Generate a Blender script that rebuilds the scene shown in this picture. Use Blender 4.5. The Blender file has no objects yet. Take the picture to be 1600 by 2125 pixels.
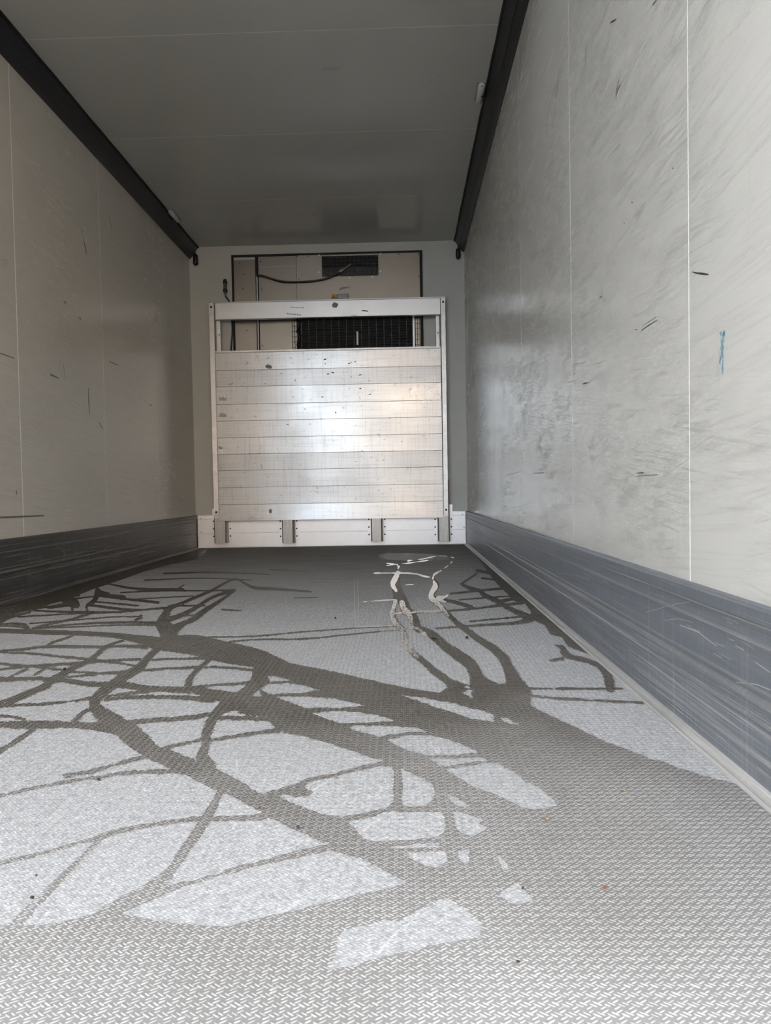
import bpy, bmesh, math, random
import numpy as np
from mathutils import Vector, Matrix

# ------------------------------------------------------------------ camera, sky, sun, exposure
SC = bpy.context.scene
COL = SC.collection
W, D, H = 2.2, 5.822, 2.423            # inside of the cargo box: width, depth to the far wall, height
CAM = np.array([1.677, 0.0, 0.4464])
F, YAW, PITCH, ROLL = 1499.6, -0.02364, -0.02995, -0.01771   # focal length in pixels of the 1600 x 2125 frame

def cam_axes():
    cy, sy, cp, sp = math.cos(YAW), math.sin(YAW), math.cos(PITCH), math.sin(PITCH)
    fwd = np.array([sy*cp, cy*cp, sp]); right = np.array([cy, -sy, 0.0]); up = np.cross(right, fwd)
    c, s = math.cos(ROLL), math.sin(ROLL)
    return c*right + s*up, -s*right + c*up, fwd
R_, U_, F_ = cam_axes()
cd = bpy.data.cameras.new('camera'); cam = bpy.data.objects.new('camera', cd); COL.objects.link(cam)
cd.sensor_fit = 'HORIZONTAL'; cd.sensor_width = 36.0; cd.lens = F/1600*36.0; cd.clip_start = 0.02; cd.clip_end = 300
M = Matrix(((R_[0], U_[0], -F_[0], CAM[0]), (R_[1], U_[1], -F_[1], CAM[1]), (R_[2], U_[2], -F_[2], CAM[2]), (0, 0, 0, 1)))
cam.matrix_world = M
SC.camera = cam

world = bpy.data.worlds.new('sky'); SC.world = world; world.use_nodes = True
wn = world.node_tree; wn.nodes.clear()
wo = wn.nodes.new('ShaderNodeOutputWorld'); wb = wn.nodes.new('ShaderNodeBackground'); ws = wn.nodes.new('ShaderNodeTexSky')
ws.sky_type = 'NISHITA'; ws.sun_disc = False; ws.sun_elevation = math.radians(42); ws.sun_rotation = math.radians(-50)
ws.air_density = 1.0; ws.dust_density = 4.0; ws.ozone_density = 1.0
whs = wn.nodes.new('ShaderNodeHueSaturation'); whs.inputs['Saturation'].default_value = 0.2   # hazy, nearly white sky
wn.links.new(ws.outputs[0], whs.inputs['Color']); wn.links.new(whs.outputs[0], wb.inputs[0]); wb.inputs[1].default_value = 0.30
wn.links.new(wb.outputs[0], wo.inputs[0])

sd = bpy.data.lights.new('sun', 'SUN'); sun = bpy.data.objects.new('sun', sd); COL.objects.link(sun)
sd.energy = 1.3; sd.angle = math.radians(0.53); sd.color = (1.0, 0.93, 0.83)
_el, _az = math.radians(42), math.radians(-50)     # the sun stands ahead of the vehicle: no direct sun in the box
sun.rotation_euler = Vector((math.sin(_az)*math.cos(_el), math.cos(_az)*math.cos(_el), math.sin(_el))).to_track_quat('Z', 'Y').to_euler()

VS = SC.view_settings
VS.view_transform = 'Standard'; VS.look = 'None'; VS.gamma = 1.0; VS.use_curve_mapping = False
SC.display_settings.display_device = 'sRGB'
VS.exposure = 2.3
SC.cycles.max_bounces = 10; SC.cycles.diffuse_bounces = 6; SC.cycles.glossy_bounces = 5
SC.cycles.sample_clamp_indirect = 6.0

# ------------------------------------------------------------------ helpers
random.seed(4); RNG = np.random.default_rng(7)

def ray(px, py):
    d = F_*F + R_*(px-800.0) + U_*(1062.5-py)
    return d
def at(px, py, **k):
    """the point of a real plane (x=, y= or z=) seen at a pixel of the photograph"""
    d = ray(px, py); (ax, v), = k.items(); i = 'xyz'.index(ax)
    t = (v-CAM[i])/d[i]; p = CAM + t*d
    return Vector((float(p[0]), float(p[1]), float(p[2])))
def project(P):
    d = P-CAM; w = d@F_
    return 800+F*(d@R_)/w, 1062.5-F*(d@U_)/w

def link_mesh(name, bm, mat, parent=None, smooth=False):
    me = bpy.data.meshes.new(name); bm.normal_update(); bm.to_mesh(me); bm.free()
    if smooth:
        for p in me.polygons: p.use_smooth = True
    for m in (mat if isinstance(mat, (list, tuple)) else [mat]): me.materials.append(m)
    o = bpy.data.objects.new(name, me); COL.objects.link(o)
    if parent is not None: o.parent = parent; o.matrix_parent_inverse = Matrix.Translation(-Vector(parent.location)) if parent.type == 'EMPTY' else Matrix.Identity(4)
    return o
def tag(o, label=None, cat=None, group=None, kind=None):
    if label: o['label'] = label
    if cat: o['category'] = cat
    if group: o['group'] = group
    if kind: o['kind'] = kind
    return o
def thing(name, loc, label, cat, group=None):
    o = bpy.data.objects.new(name, None); COL.objects.link(o); o.location = loc; o.empty_display_size = 0.05
    return tag(o, label, cat, group)

def box(bm, a, b, bev=0.0):
    x0, x1 = sorted((a[0], b[0])); y0, y1 = sorted((a[1], b[1])); z0, z1 = sorted((a[2], b[2]))
    t = bmesh.new()
    r = bmesh.ops.create_cube(t, size=1.0, matrix=Matrix.Translation(((x0+x1)/2, (y0+y1)/2, (z0+z1)/2)) @ Matrix.Diagonal((x1-x0, y1-y0, z1-z0, 1)))
    if bev > 0: bmesh.ops.bevel(t, geom=t.edges[:], offset=bev, segments=2, affect='EDGES', profile=0.6)
    join(bm, t)
    return bm
def join(bm, t):
    me = bpy.data.meshes.new('tmp'); t.to_mesh(me); t.free(); bm.from_mesh(me); bpy.data.meshes.remove(me)
def mk(a, b, bev=0.0): return box(bmesh.new(), a, b, bev)

def tube(bm, pts, r, seg=8, cap=True):
    pts = [Vector(p) for p in pts]; rings = []; rr = r if isinstance(r, (list, tuple)) else [r]*len(pts)
    prev = None
    for i, p in enumerate(pts):
        d = (pts[min(i+1, len(pts)-1)]-pts[max(i-1, 0)]).normalized()
        if prev is None:
            u = d.cross(Vector((0, 0, 1)));  u = d.cross(Vector((1, 0, 0))) if u.length < 1e-3 else u
        else: u = prev - d*prev.dot(d)
        u.normalize(); prev = u; v = d.cross(u)
        rings.append([bm.verts.new(p + (u*math.cos(2*math.pi*k/seg)+v*math.sin(2*math.pi*k/seg))*rr[i]) for k in range(seg)])
    for a, b in zip(rings, rings[1:]):
        for k in range(seg): bm.faces.new((a[k], a[(k+1) % seg], b[(k+1) % seg], b[k]))
    if cap: bm.faces.new(rings[0][::-1]); bm.faces.new(rings[-1])
    bmesh.ops.recalc_face_normals(bm, faces=bm.faces[:])
    return bm
def curve(pts, n=6):
    """smooth polyline through points"""
    P = [Vector(p) for p in pts]; P = [2*P[0]-P[1]] + P + [2*P[-1]-P[-2]]; out = []
    for i in range(1, len(P)-2):
        for k in range(n):
            t = k/n; a, b, c, d = P[i-1], P[i], P[i+1], P[i+2]
            out.append(0.5*((2*b)+(c-a)*t+(2*a-5*b+4*c-d)*t*t+(3*b-a-3*c+d)*t**3))
    out.append(P[-2]); return out
def prism(bm, prof, y0, y1):
    """extrude a closed profile of (x, z) along the box from y0 to y1"""
    a = [bm.verts.new((x, y0, z)) for x, z in prof]; b = [bm.verts.new((x, y1, z)) for x, z in prof]
    n = len(prof)
    for i in range(n): bm.faces.new((a[i], a[(i+1) % n], b[(i+1) % n], b[i]))
    bm.faces.new(a[::-1]); bm.faces.new(b)
    bmesh.ops.recalc_face_normals(bm, faces=bm.faces[:]); return bm
def prism_x(bm, prof, x0, x1):
    """extrude a closed profile of (y, z) across the box from x0 to x1"""
    a = [bm.verts.new((x0, y, z)) for y, z in prof]; b = [bm.verts.new((x1, y, z)) for y, z in prof]
    n = len(prof)
    for i in range(n): bm.faces.new((a[i], a[(i+1) % n], b[(i+1) % n], b[i]))
    bm.faces.new(a[::-1]); bm.faces.new(b)
    bmesh.ops.recalc_face_normals(bm, faces=bm.faces[:]); return bm
def prism_z(bm, prof, z0, z1):
    a = [bm.verts.new((x, y, z0)) for x, y in prof]; b = [bm.verts.new((x, y, z1)) for x, y in prof]
    n = len(prof)
    for i in range(n): bm.faces.new((a[i], a[(i+1) % n], b[(i+1) % n], b[i]))
    bm.faces.new(a[::-1]); bm.faces.new(b)
    bmesh.ops.recalc_face_normals(bm, faces=bm.faces[:]); return bm

# ------------------------------------------------------------------ materials
class Mat:
    def __init__(s, name):
        s.m = bpy.data.materials.new(name); s.m.use_nodes = True; s.t = s.m.node_tree
        s.b = s.t.nodes['Principled BSDF']; s.co = s.t.nodes.new('ShaderNodeTexCoord')
    def n(s, k): return s.t.nodes.new(k)
    def l(s, a, b): s.t.links.new(a, b)
    def coords(s, scale=(1, 1, 1), rot=(0, 0, 0)):
        # two steps so that the stretch follows the turned axes
        a = s.n('ShaderNodeMapping'); a.inputs['Rotation'].default_value = rot; s.l(s.co.outputs['Object'], a.inputs[0])
        b = s.n('ShaderNodeMapping'); b.inputs['Scale'].default_value = scale; s.l(a.outputs[0], b.inputs[0])
        return b.outputs[0]
    def noise(s, scale=(1, 1, 1), size=1.0, detail=3, rot=(0, 0, 0), rough=0.55):
        x = s.n('ShaderNodeTexNoise'); x.inputs['Scale'].default_value = size; x.inputs['Detail'].default_value = detail
        x.inputs['Roughness'].default_value = rough; s.l(s.coords(scale, rot), x.inputs['Vector']); return x.outputs['Fac']
    def ramp(s, f, a, b, lo=0.0, hi=1.0):
        x = s.n('ShaderNodeMapRange'); x.inputs['From Min'].default_value = a; x.inputs['From Max'].default_value = b
        x.inputs['To Min'].default_value = lo; x.inputs['To Max'].default_value = hi; s.l(f, x.inputs['Value']); return x.outputs[0]
    def math(s, op, a, b):
        x = s.n('ShaderNodeMath'); x.operation = op
        for i, v in enumerate((a, b)):
            if isinstance(v, (int, float)): x.inputs[i].default_value = v
            else: s.l(v, x.inputs[i])
        return x.outputs[0]
    def mix(s, f, a, b):
        x = s.n('ShaderNodeMix'); x.data_type = 'RGBA'
        if isinstance(f, (int, float)): x.inputs[0].default_value = f
        else: s.l(f, x.inputs[0])
        for i, v in ((6, a), (7, b)):
            if isinstance(v, (tuple, list)): x.inputs[i].default_value = (*v[:3], 1)
            else: s.l(v, x.inputs[i])
        return x.outputs[2]
    def set(s, **k):
        for a, v in k.items():
            i = s.b.inputs[a.replace('_', ' ')]
            if hasattr(v, 'is_output'): s.l(v, i)
            elif isinstance(v, tuple): i.default_value = (*v[:3], 1)
            else: i.default_value = v
        return s
    def bump(s, h, strength=0.3, dist=0.002):
        x = s.n('ShaderNodeBump'); x.inputs['Strength'].default_value = strength; x.inputs['Distance'].default_value = dist
        s.l(h, x.inputs['Height']); s.l(x.outputs[0], s.b.inputs['Normal']); return s

def plain(name, col, rough=0.5, metal=0.0, var=0.12, size=40):
    m = Mat(name); f = m.noise(size=size, detail=4)
    lo = tuple(c*(1-var) for c in col); hi = tuple(min(1, c*(1+var)) for c in col)
    m.set(Base_Color=m.mix(f, lo, hi), Roughness=rough, Metallic=metal); return m.m

WALL_C = (0.615, 0.592, 0.540)
def wall_material(name, seed, amount):
    """white gel-coat panel, scraped lengthwise by cargo: short dark and light streaks with a slight slant"""
    m = Mat(name)
    large = m.noise(size=0.9, detail=2)
    where = m.ramp(m.noise((1, 0.8, 1.1), 1.6, 2), 0.44, 0.62)
    a1 = m.noise((1, 1.6, 42), 2.4, 5, rot=(math.radians(4+seed), 0, 0))
    a2 = m.noise((1, 2.4, 80), 2.6, 4, rot=(math.radians(-7), 0, 0))
    a3 = m.noise((1, 3.5, 170), 2.2, 3, rot=(math.radians(11), 0, 0))
    vt = m.noise((1, 60, 1.3), 2.0, 3)
    s1 = m.math('MULTIPLY', m.ramp(a1, 0.50, 0.68), 0.40)
    s2 = m.math('MULTIPLY', m.math('MULTIPLY', m.ramp(a2, 0.52, 0.68), where), 0.50*amount)
    s3 = m.math('MULTIPLY', m.math('MULTIPLY', m.ramp(a3, 0.56, 0.68), where), 0.60*amount)
    s4 = m.math('ADD', m.math('MULTIPLY', m.ramp(vt, 0.64, 0.76), 0.22), m.math('MULTIPLY', m.math('MULTIPLY', m.ramp(m.noise((1, 4, 11), 2.4, 2, rot=(math.radians(8), 0, 0)), 0.42, 0.85), where), 0.6*amount))
    dirt = m.math('ADD', m.math('ADD', s1, s2), m.math('ADD', s3, s4))
    dirt = m.math('MINIMUM', m.math('MULTIPLY', dirt, 0.42), 0.6)
    c = m.mix(m.ramp(large, 0.3, 0.7), tuple(x*0.95 for x in WALL_C), WALL_C)
    c = m.mix(dirt, c, (0.24, 0.23, 0.21))
    light = m.math('MULTIPLY', m.math('MULTIPLY', m.ramp(a2, 0.40, 0.26), where), 0.045*amount)
    c = m.mix(light, c, (0.70, 0.70, 0.67))
    r = m.math('ADD', m.ramp(large, 0.3, 0.7, 0.17, 0.22), m.math('MULTIPLY', dirt, 0.4))
    h = m.math('ADD', m.math('MULTIPLY', m.math('ADD', a2, m.math('MULTIPLY', a3, 0.5)), where), m.math('MULTIPLY', a1, 0.4))
    m.set(Base_Color=c, Roughness=r, Specular_IOR_Level=0.5); m.bump(h, 0.065, 0.002)
    return m.m
M_WALL_R = wall_material('scuffed_gelcoat_right', 0, 1.7)
M_WALL_L = wall_material('scuffed_gelcoat_left', 3, 0.9)
def ceiling_material():
    m = Mat('ceiling_gelcoat'); a = m.noise(size=1.4, detail=2); b = m.noise((8, 60, 1), 1.6, 4); g = m.noise(size=260, detail=2)
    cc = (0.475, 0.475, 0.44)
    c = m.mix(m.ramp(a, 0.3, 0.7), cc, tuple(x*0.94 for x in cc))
    c = m.mix(m.math('MULTIPLY', m.ramp(b, 0.55, 0.8), 0.10), c, (0.25, 0.24, 0.22))
    c = m.mix(m.math('MULTIPLY', m.ramp(g, 0.3, 0.7), 0.10), c, (0.36, 0.34, 0.32))
    m.set(Base_Color=c, Roughness=m.ramp(a, 0.3, 0.7, 0.17, 0.21)); m.bump(m.noise(size=60, detail=2), 0.02, 0.001); return m.m
M_CEIL = ceiling_material()
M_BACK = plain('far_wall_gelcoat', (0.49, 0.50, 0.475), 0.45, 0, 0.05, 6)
M_SEAM = plain('white_sealant', (0.80, 0.79, 0.75), 0.5, 0, 0.05, 80)
M_COVE = plain('dark_grey_cove', (0.020, 0.0205, 0.022), 0.40, 0, 0.15, 12)
M_GASKET = plain('black_rubber', (0.006, 0.006, 0.007), 0.7, 0, 0.2, 60)
M_WHITE = plain('white_anodised_metal', (0.86, 0.87, 0.90), 0.42, 0.55, 0.05, 18)
M_SHELL = plain('outer_shell', (0.6, 0.6, 0.6), 0.6, 0, 0.03, 4)

def kick_material(name, col, light, amount):
    m = Mat(name)
    sx = m.n('ShaderNodeSeparateXYZ'); m.l(m.co.outputs['Object'], sx.inputs[0])
    low = m.ramp(sx.outputs['Z'], 0.15, 0.10)                       # the foot of the rail is scraped hardest
    st = m.noise((1, 0.5, 60), 3.0, 6); fi = m.noise((1, 1.4, 300), 3.0, 4); lg = m.noise((1, 0.8, 6), 2.0, 3); up = m.noise((1, 60, 1.2), 2.0, 4)
    c = m.mix(m.ramp(lg, 0.35, 0.65), tuple(x*0.85 for x in col), col)
    k = m.math('ADD', 0.35, m.math('MULTIPLY', low, 0.65))
    c = m.mix(m.math('MULTIPLY', m.math('MULTIPLY', m.ramp(st, 0.52, 0.72), amount), k), c, light)
    c = m.mix(m.math('MULTIPLY', m.math('MULTIPLY', m.ramp(fi, 0.58, 0.68), amount), k), c, tuple(min(1, x*1.15) for x in light))
    c = m.mix(m.math('MULTIPLY', m.math('MULTIPLY', m.ramp(fi, 0.42, 0.32), 0.7), k), c, tuple(x*0.45 for x in col))
    c = m.mix(m.math('MULTIPLY', m.ramp(up, 0.55, 0.75), 0.30), c, light)
    m.set(Base_Color=c, Metallic=0.35, Roughness=m.ramp(st, 0.3, 0.7, 0.32, 0.48)); m.bump(fi, 0.12, 0.001); return m.m
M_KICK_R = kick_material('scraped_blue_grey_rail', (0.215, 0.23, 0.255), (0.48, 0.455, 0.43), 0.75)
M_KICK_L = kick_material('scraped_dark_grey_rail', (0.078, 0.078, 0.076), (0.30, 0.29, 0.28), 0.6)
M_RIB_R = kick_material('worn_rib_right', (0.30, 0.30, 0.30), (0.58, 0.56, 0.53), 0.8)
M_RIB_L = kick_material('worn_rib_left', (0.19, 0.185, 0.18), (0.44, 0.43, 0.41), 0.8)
M_TRIM = kick_material('worn_aluminium_edge', (0.56, 0.54, 0.51), (0.74, 0.72, 0.69), 0.5)

def plank_material(name, tone, rough):
    m = Mat(name)
    st = m.noise((0.8, 1, 40), 3.0, 5); sp = m.noise((14, 1, 26), 1.6, 5); lg = m.noise(size=3.0, detail=5); vt = m.noise((50, 1, 2.0), 2.2, 4)
    gr = tuple(tone*x for x in (0.66, 0.675, 0.69))
    c = m.mix(m.ramp(lg, 0.3, 0.7), tuple(x*0.86 for x in gr), gr)
    c = m.mix(m.math('MULTIPLY', m.ramp(st, 0.50, 0.70), 0.42), c, tuple(x*0.5 for x in gr))
    c = m.mix(m.math('MULTIPLY', m.ramp(vt, 0.52, 0.72), 0.42), c, tuple(x*0.55 for x in gr))
    c = m.mix(m.math('MULTIPLY', m.ramp(sp, 0.62, 0.74), 0.65), c, (0.10, 0.095, 0.09))
    m.set(Base_Color=c, Metallic=0.80, Roughness=m.ramp(lg, 0.3, 0.7, rough-0.05, rough+0.07)); m.bump(m.math('ADD', m.noise((1, 1, 1.6), 2.4, 1), m.math('MULTIPLY', st, 0.06)), 0.05, 0.012)
    tz = m.n('ShaderNodeCombineXYZ'); tz.inputs[2].default_value = 1.0      # extruded along x: the grain smears highlights upright
    m.l(tz.outputs[0], m.b.inputs['Tangent']); m.set(Anisotropic=0.75); return m.m
M_PLANK_A = plank_material('scuffed_aluminium_plank', 0.84, 0.31)
M_PLANK_B = plank_material('duller_aluminium_plank', 0.88, 0.37)
M_ALU = plain('satin_aluminium', (0.56, 0.56, 0.56), 0.42, 0.8, 0.28, 22)
M_ALU_D = plain('dull_aluminium_finish', (0.42, 0.41, 0.39), 0.5, 0.7, 0.2, 60)  # darker, rougher aluminium for hat posts and small parts
M_STAIN = plain('stainless_sheet', (0.25, 0.23, 0.205), 0.34, 0.85, 0.10, 7)
M_BLACK = plain('black_plastic', (0.010, 0.010, 0.011), 0.35, 0, 0.2, 60)
M_VOID = plain('dark_machine_interior', (0.012, 0.012, 0.014), 0.8, 0, 0.2, 30)
M_WIRE = plain('grey_wire', (0.20, 0.20, 0.20), 0.4, 0.8, 0.1, 60)
M_COIL = plain('dark_coil_fin', (0.030, 0.030, 0.032), 0.45, 0.5, 0.2, 60)
M_RIVET = plain('dark_rivet', (0.03, 0.03, 0.03), 0.5, 0.3, 0.2, 60)
M_BOLT = plain('steel_bolt', (0.55, 0.53, 0.50), 0.3, 0.9, 0.1, 60)
M_YEL = plain('yellow_print', (0.55, 0.33, 0.03), 0.5, 0, 0.1, 40)
M_GREYLAB = plain('grey_print', (0.22, 0.24, 0.26), 0.5, 0, 0.1, 40)
M_LENS = plain('cloudy_plastic_lens', (0.55, 0.54, 0.54), 0.2, 0, 0.2, 90)
M_SCUFF = plain('black_scuff', (0.035, 0.033, 0.03), 0.7, 0, 0.4, 120)
M_BLUE = plain('blue_chalk', (0.17, 0.42, 0.54), 0.7, 0, 0.3, 120)
M_BLUE_D = plain('faint_blue_marker', (0.26, 0.33, 0.38), 0.7, 0, 0.2, 120)
M_GREEN_D = plain('faint_green_marker', (0.22, 0.30, 0.28), 0.7, 0, 0.2, 120)
M_TAPE = plain('sticker_remains', (0.24, 0.24, 0.23), 0.7, 0, 0.35, 150)

def dry_material(name, flat):
    m = Mat(name); sp = m.noise(size=170, detail=4, rough=0.7); lg = m.noise(size=2.5, detail=5); sc = m.noise((1, 0.05, 1), 90, 3, rot=(0, 0, 0.5)); sc2 = m.noise((1, 0.04, 1), 110, 3, rot=(0, 0, -0.25))
    sp2 = m.noise(size=62, detail=3); sp = m.math('ADD', m.math('MULTIPLY', sp, 0.70), m.math('MULTIPLY', sp2, 0.30))
    c = m.mix(m.ramp(sp, 0.36, 0.64), (0.28, 0.28, 0.278), (0.575, 0.573, 0.566))
    c = m.mix(m.math('MULTIPLY', m.ramp(lg, 0.40, 0.72), 0.30), c, (0.34, 0.34, 0.34))
    s = m.math('MAXIMUM', m.ramp(sc, 0.66, 0.72), m.ramp(sc2, 0.66, 0.72))
    c = m.mix(m.math('MULTIPLY', s, 0.35), c, (0.75, 0.74, 0.72))
    sx = m.n('ShaderNodeSeparateXYZ'); m.l(m.co.outputs['Object'], sx.inputs[0])      # daylight falloff to the far end painted dark, with cross-wise dirt streaks
    grime_falloff = m.math('ADD', sx.outputs['Y'], m.math('MULTIPLY', m.math('SUBTRACT', m.noise((1.2, 7, 1), 2.2, 5), 0.5), 2.6))
    c = m.mix(m.math('MULTIPLY', m.ramp(grime_falloff, 3.3, 5.3), 0.80), c, (0.15, 0.14, 0.13))
    m.set(Base_Color=c, Roughness=0.7, Specular_IOR_Level=0.2)
    if flat: m.bump(sp, 0.35, 0.0012)
    return m.m
def wet_material(name, rough, coat, col_a, col_b, strength, door_sheen=None):
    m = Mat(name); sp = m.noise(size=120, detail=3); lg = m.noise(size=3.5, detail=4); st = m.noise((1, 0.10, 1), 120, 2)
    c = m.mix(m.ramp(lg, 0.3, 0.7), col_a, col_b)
    if door_sheen:                                       # sky sheen towards the door, painted as a lighter base colour
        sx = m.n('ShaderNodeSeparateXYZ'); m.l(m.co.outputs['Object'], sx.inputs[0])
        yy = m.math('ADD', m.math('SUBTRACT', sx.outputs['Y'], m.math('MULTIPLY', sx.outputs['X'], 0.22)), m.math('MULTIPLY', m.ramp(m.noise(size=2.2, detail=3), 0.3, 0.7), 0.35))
        c = m.mix(m.ramp(yy, 0.30, 1.30), door_sheen, c)
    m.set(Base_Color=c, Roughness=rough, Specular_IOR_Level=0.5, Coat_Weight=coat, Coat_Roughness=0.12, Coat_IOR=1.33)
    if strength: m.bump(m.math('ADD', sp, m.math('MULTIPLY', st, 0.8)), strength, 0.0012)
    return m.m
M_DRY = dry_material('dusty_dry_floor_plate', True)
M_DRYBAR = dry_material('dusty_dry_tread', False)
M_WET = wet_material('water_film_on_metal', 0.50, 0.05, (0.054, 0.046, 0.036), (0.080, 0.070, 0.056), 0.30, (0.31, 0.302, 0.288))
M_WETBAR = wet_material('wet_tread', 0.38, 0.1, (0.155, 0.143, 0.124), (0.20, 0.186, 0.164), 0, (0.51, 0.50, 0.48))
M_POOL = wet_material('standing_water', 0.09, 1.0, (0.10, 0.095, 0.085), (0.14, 0.13, 0.12), 0.0)

# ------------------------------------------------------------------ the yard outside the open door (it lights the box)
Y0 = 0.42                                  # the open rear door
o = link_mesh('ground', mk((-60, -60, -1.30), (60, 60, -1.10)), plain('asphalt', (0.07, 0.07, 0.072), 0.9, 0, 0.2, 3)); tag(o, kind='structure')
b = bpy.data.objects.new('building', None); COL.objects.link(b); b.location = (7.0, -16, -1.1); tag(b, kind='structure')   # beyond the door, out of the picture
link_mesh('wall', mk((0.1, -24, -1.1), (22, -16, 7.4)), plain('cream_render', (0.64, 0.52, 0.41), 0.85, 0, 0.06, 2), b)
link_mesh('roof', mk((-0.1, -24.2, 7.4), (22.2, -15.7, 7.7)), plain('roof_sheet', (0.25, 0.22, 0.2), 0.8), b)
b = bpy.data.objects.new('added_block', None); COL.objects.link(b); b.location = (-12.0, -20, -1.1); tag(b, kind='structure')  # unseen block, added to cut the low sky and cool the planks' reflection
link_mesh('wall', mk((-26, -32, -1.1), (-0.6, -20, 8.6)), plain('blue_grey_block_face', (0.68, 0.80, 0.92), 0.7, 0, 0.06, 2), b)
link_mesh('roof', mk((-26.2, -32.2, 8.6), (-0.4, -19.7, 8.9)), plain('added_block_roof', (0.25, 0.25, 0.26), 0.8), b)

# ------------------------------------------------------------------ shell of the cargo box
T = 0.012
def seam_y_right(): return [at(px, py, x=W).y for px, py in ((1430, 697), (1186, 697), (1081.5, 700), (1026, 900))]+[4.95]
def seam_y_left(): return [1.45, 2.3]+[at(px, py, x=0).y for px, py in ((33, 600), (208.6, 558), (321, 646))]
def seam_y_ceil():
    a = at(540, 67, z=H).y; b_ = at(540, 279.6, z=H).y; d = b_-a
    return [a-2*d, a-d, a, b_, b_+d]
KZ = 0.2706
def panel_wall(name, mat, seams, inner, outer, gaps):
    o = link_mesh(name, mk((inner[0], Y0, -0.06), (outer[0], D+0.08, H+0.06)), M_SHELL); tag(o, kind='structure')
    ys = [Y0]+list(seams)+[D]; s = 1 if outer[0] > inner[0] else -1
    x_in = inner[0]-s*T
    gg = [0]+list(gaps)+[0]
    for a, b_, ga, gb in zip(ys, ys[1:], gg, gg[1:]):
        bm = mk((x_in, a+ga, 0.0), (inner[0]+s*0.001, b_-gb, H), 0.0007)
        link_mesh('panel', bm, mat, o)
    for y, g_ in zip(seams, gaps):
        link_mesh('seam_strip', mk((x_in+s*0.0006, y-g_*1.2, 0.0), (inner[0]+s*0.001, y+g_*1.2, H)), M_SEAM, o)
    return o
wr = panel_wall('wall_right', M_WALL_R, seam_y_right(), (W+T, 0), (W+0.09, 0), (0.0016, 0.0013, 0.0013, 0.0013, 0.0013))
wl = panel_wall('wall_left', M_WALL_L, seam_y_left(), (-T, 0), (-0.09, 0), (0.0015, 0.0015, 0.0030, 0.0016, 0.0014))
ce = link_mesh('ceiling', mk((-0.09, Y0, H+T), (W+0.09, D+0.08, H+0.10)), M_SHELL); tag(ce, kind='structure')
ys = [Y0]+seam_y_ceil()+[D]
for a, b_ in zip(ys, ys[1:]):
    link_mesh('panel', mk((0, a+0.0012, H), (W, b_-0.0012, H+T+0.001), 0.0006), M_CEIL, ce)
for y in seam_y_ceil():
    link_mesh('seam_strip', mk((0, y-0.0016, H+0.0006), (W, y+0.0016, H+T+0.001)), M_SEAM, ce)
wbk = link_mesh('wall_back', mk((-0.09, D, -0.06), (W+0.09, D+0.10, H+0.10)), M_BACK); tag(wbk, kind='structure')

# dark cove strips along both upper edges, with a black gasket against the ceiling
def cove(name, sx):
    X = (lambda x: x) if sx > 0 else (lambda x: W-x)
    bm = bmesh.new()
    prof = [(0.0, 0.094), (0.006, 0.094), (0.018, 0.083), (0.0375, 0.059), (0.0385, 0.0615), (0.0415, 0.0595), (0.0415, 0.054), (0.056, 0.030), (0.068, 0.012), (0.070, 0.0), (0.0, 0.0)]
    prism(bm, [(X(x), H-z) for x, z in prof], Y0, D)
    o = link_mesh(name, bm, M_COVE); tag(o, kind='structure')
    bm = bmesh.new(); random.seed(3)
    n = 40; left = []; prevs = None
    for i in range(n+1):
        y = Y0+(D-Y0)*i/n; w = 0.0115+random.uniform(-0.0012, 0.0018)
        r = [bm.verts.new((X(0.0685), y, H-0.0005)), bm.verts.new((X(0.0685), y, H-0.011)), bm.verts.new((X(0.0685+w*0.7), y, H-0.0095)), bm.verts.new((X(0.0685+w), y, H-0.0005))]
        if prevs:
            for k in range(4): bm.faces.new((prevs[k], prevs[(k+1) % 4], r[(k+1) % 4], r[k]))
        prevs = r
    bmesh.ops.recalc_face_normals(bm, faces=bm.faces[:])
    link_mesh('gasket', bm, M_GASKET, o); return o
cove('trim_1', 1); cove('trim_2', -1)

# kick rails at the foot of the side walls: extruded profiles with lengthwise ribs
def kick(name, mat, sx):
    X = (lambda x: x) if sx > 0 else (lambda x: W-x)
    pr = [(0.0, 0.0), (0.0145, 0.0), (0.0145, 0.094)]
    def rib(z, w=0.006, h=0.0035): return [(0.0145, z-w), (0.0145+h, z-w*0.45), (0.0145+h, z+w*0.45), (0.0145, z+w)]
    pr += [(0.0145, 0.243), (0.019, 0.247), (0.019, 0.2655), (0.016, KZ), (0.0, KZ)]
    bm = prism(bmesh.new(), [(X(x), z) for x, z in pr], Y0, D)
    o = link_mesh(name, bm, mat); tag(o, kind='structure')
    for z, w_, h_ in ((0.104, 0.0045, 0.003), (0.134, 0.0065, 0.005), (0.150, 0.003, 0.003), (0.216, 0.0038, 0.004), (0.244, 0.0028, 0.0055)):
        rb = [(0.014, z-w_), (0.0145+h_, z-w_*0.45), (0.0145+h_, z+w_*0.45), (0.014, z+w_)]
        link_mesh('rib', prism(bmesh.new(), [(X(x), zz) for x, zz in rb], Y0, D), M_RIB_R if sx < 0 else M_RIB_L, o)
    bm = prism(bmesh.new(), [(X(x), z) for x, z in [(0.014, 0.0), (0.034, 0.0), (0.034, 0.003), (0.031, 0.006), (0.026, 0.004), (0.020, 0.005), (0.018, 0.012), (0.014, 0.014)]], Y0, D)
    link_mesh('floor_edge_strip', bm, M_TRIM if sx < 0 else M_KICK_L, o)
    return o
kick('baseboard_right', M_KICK_R, -1); kick('baseboard_left', M_KICK_L, 1)
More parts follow.
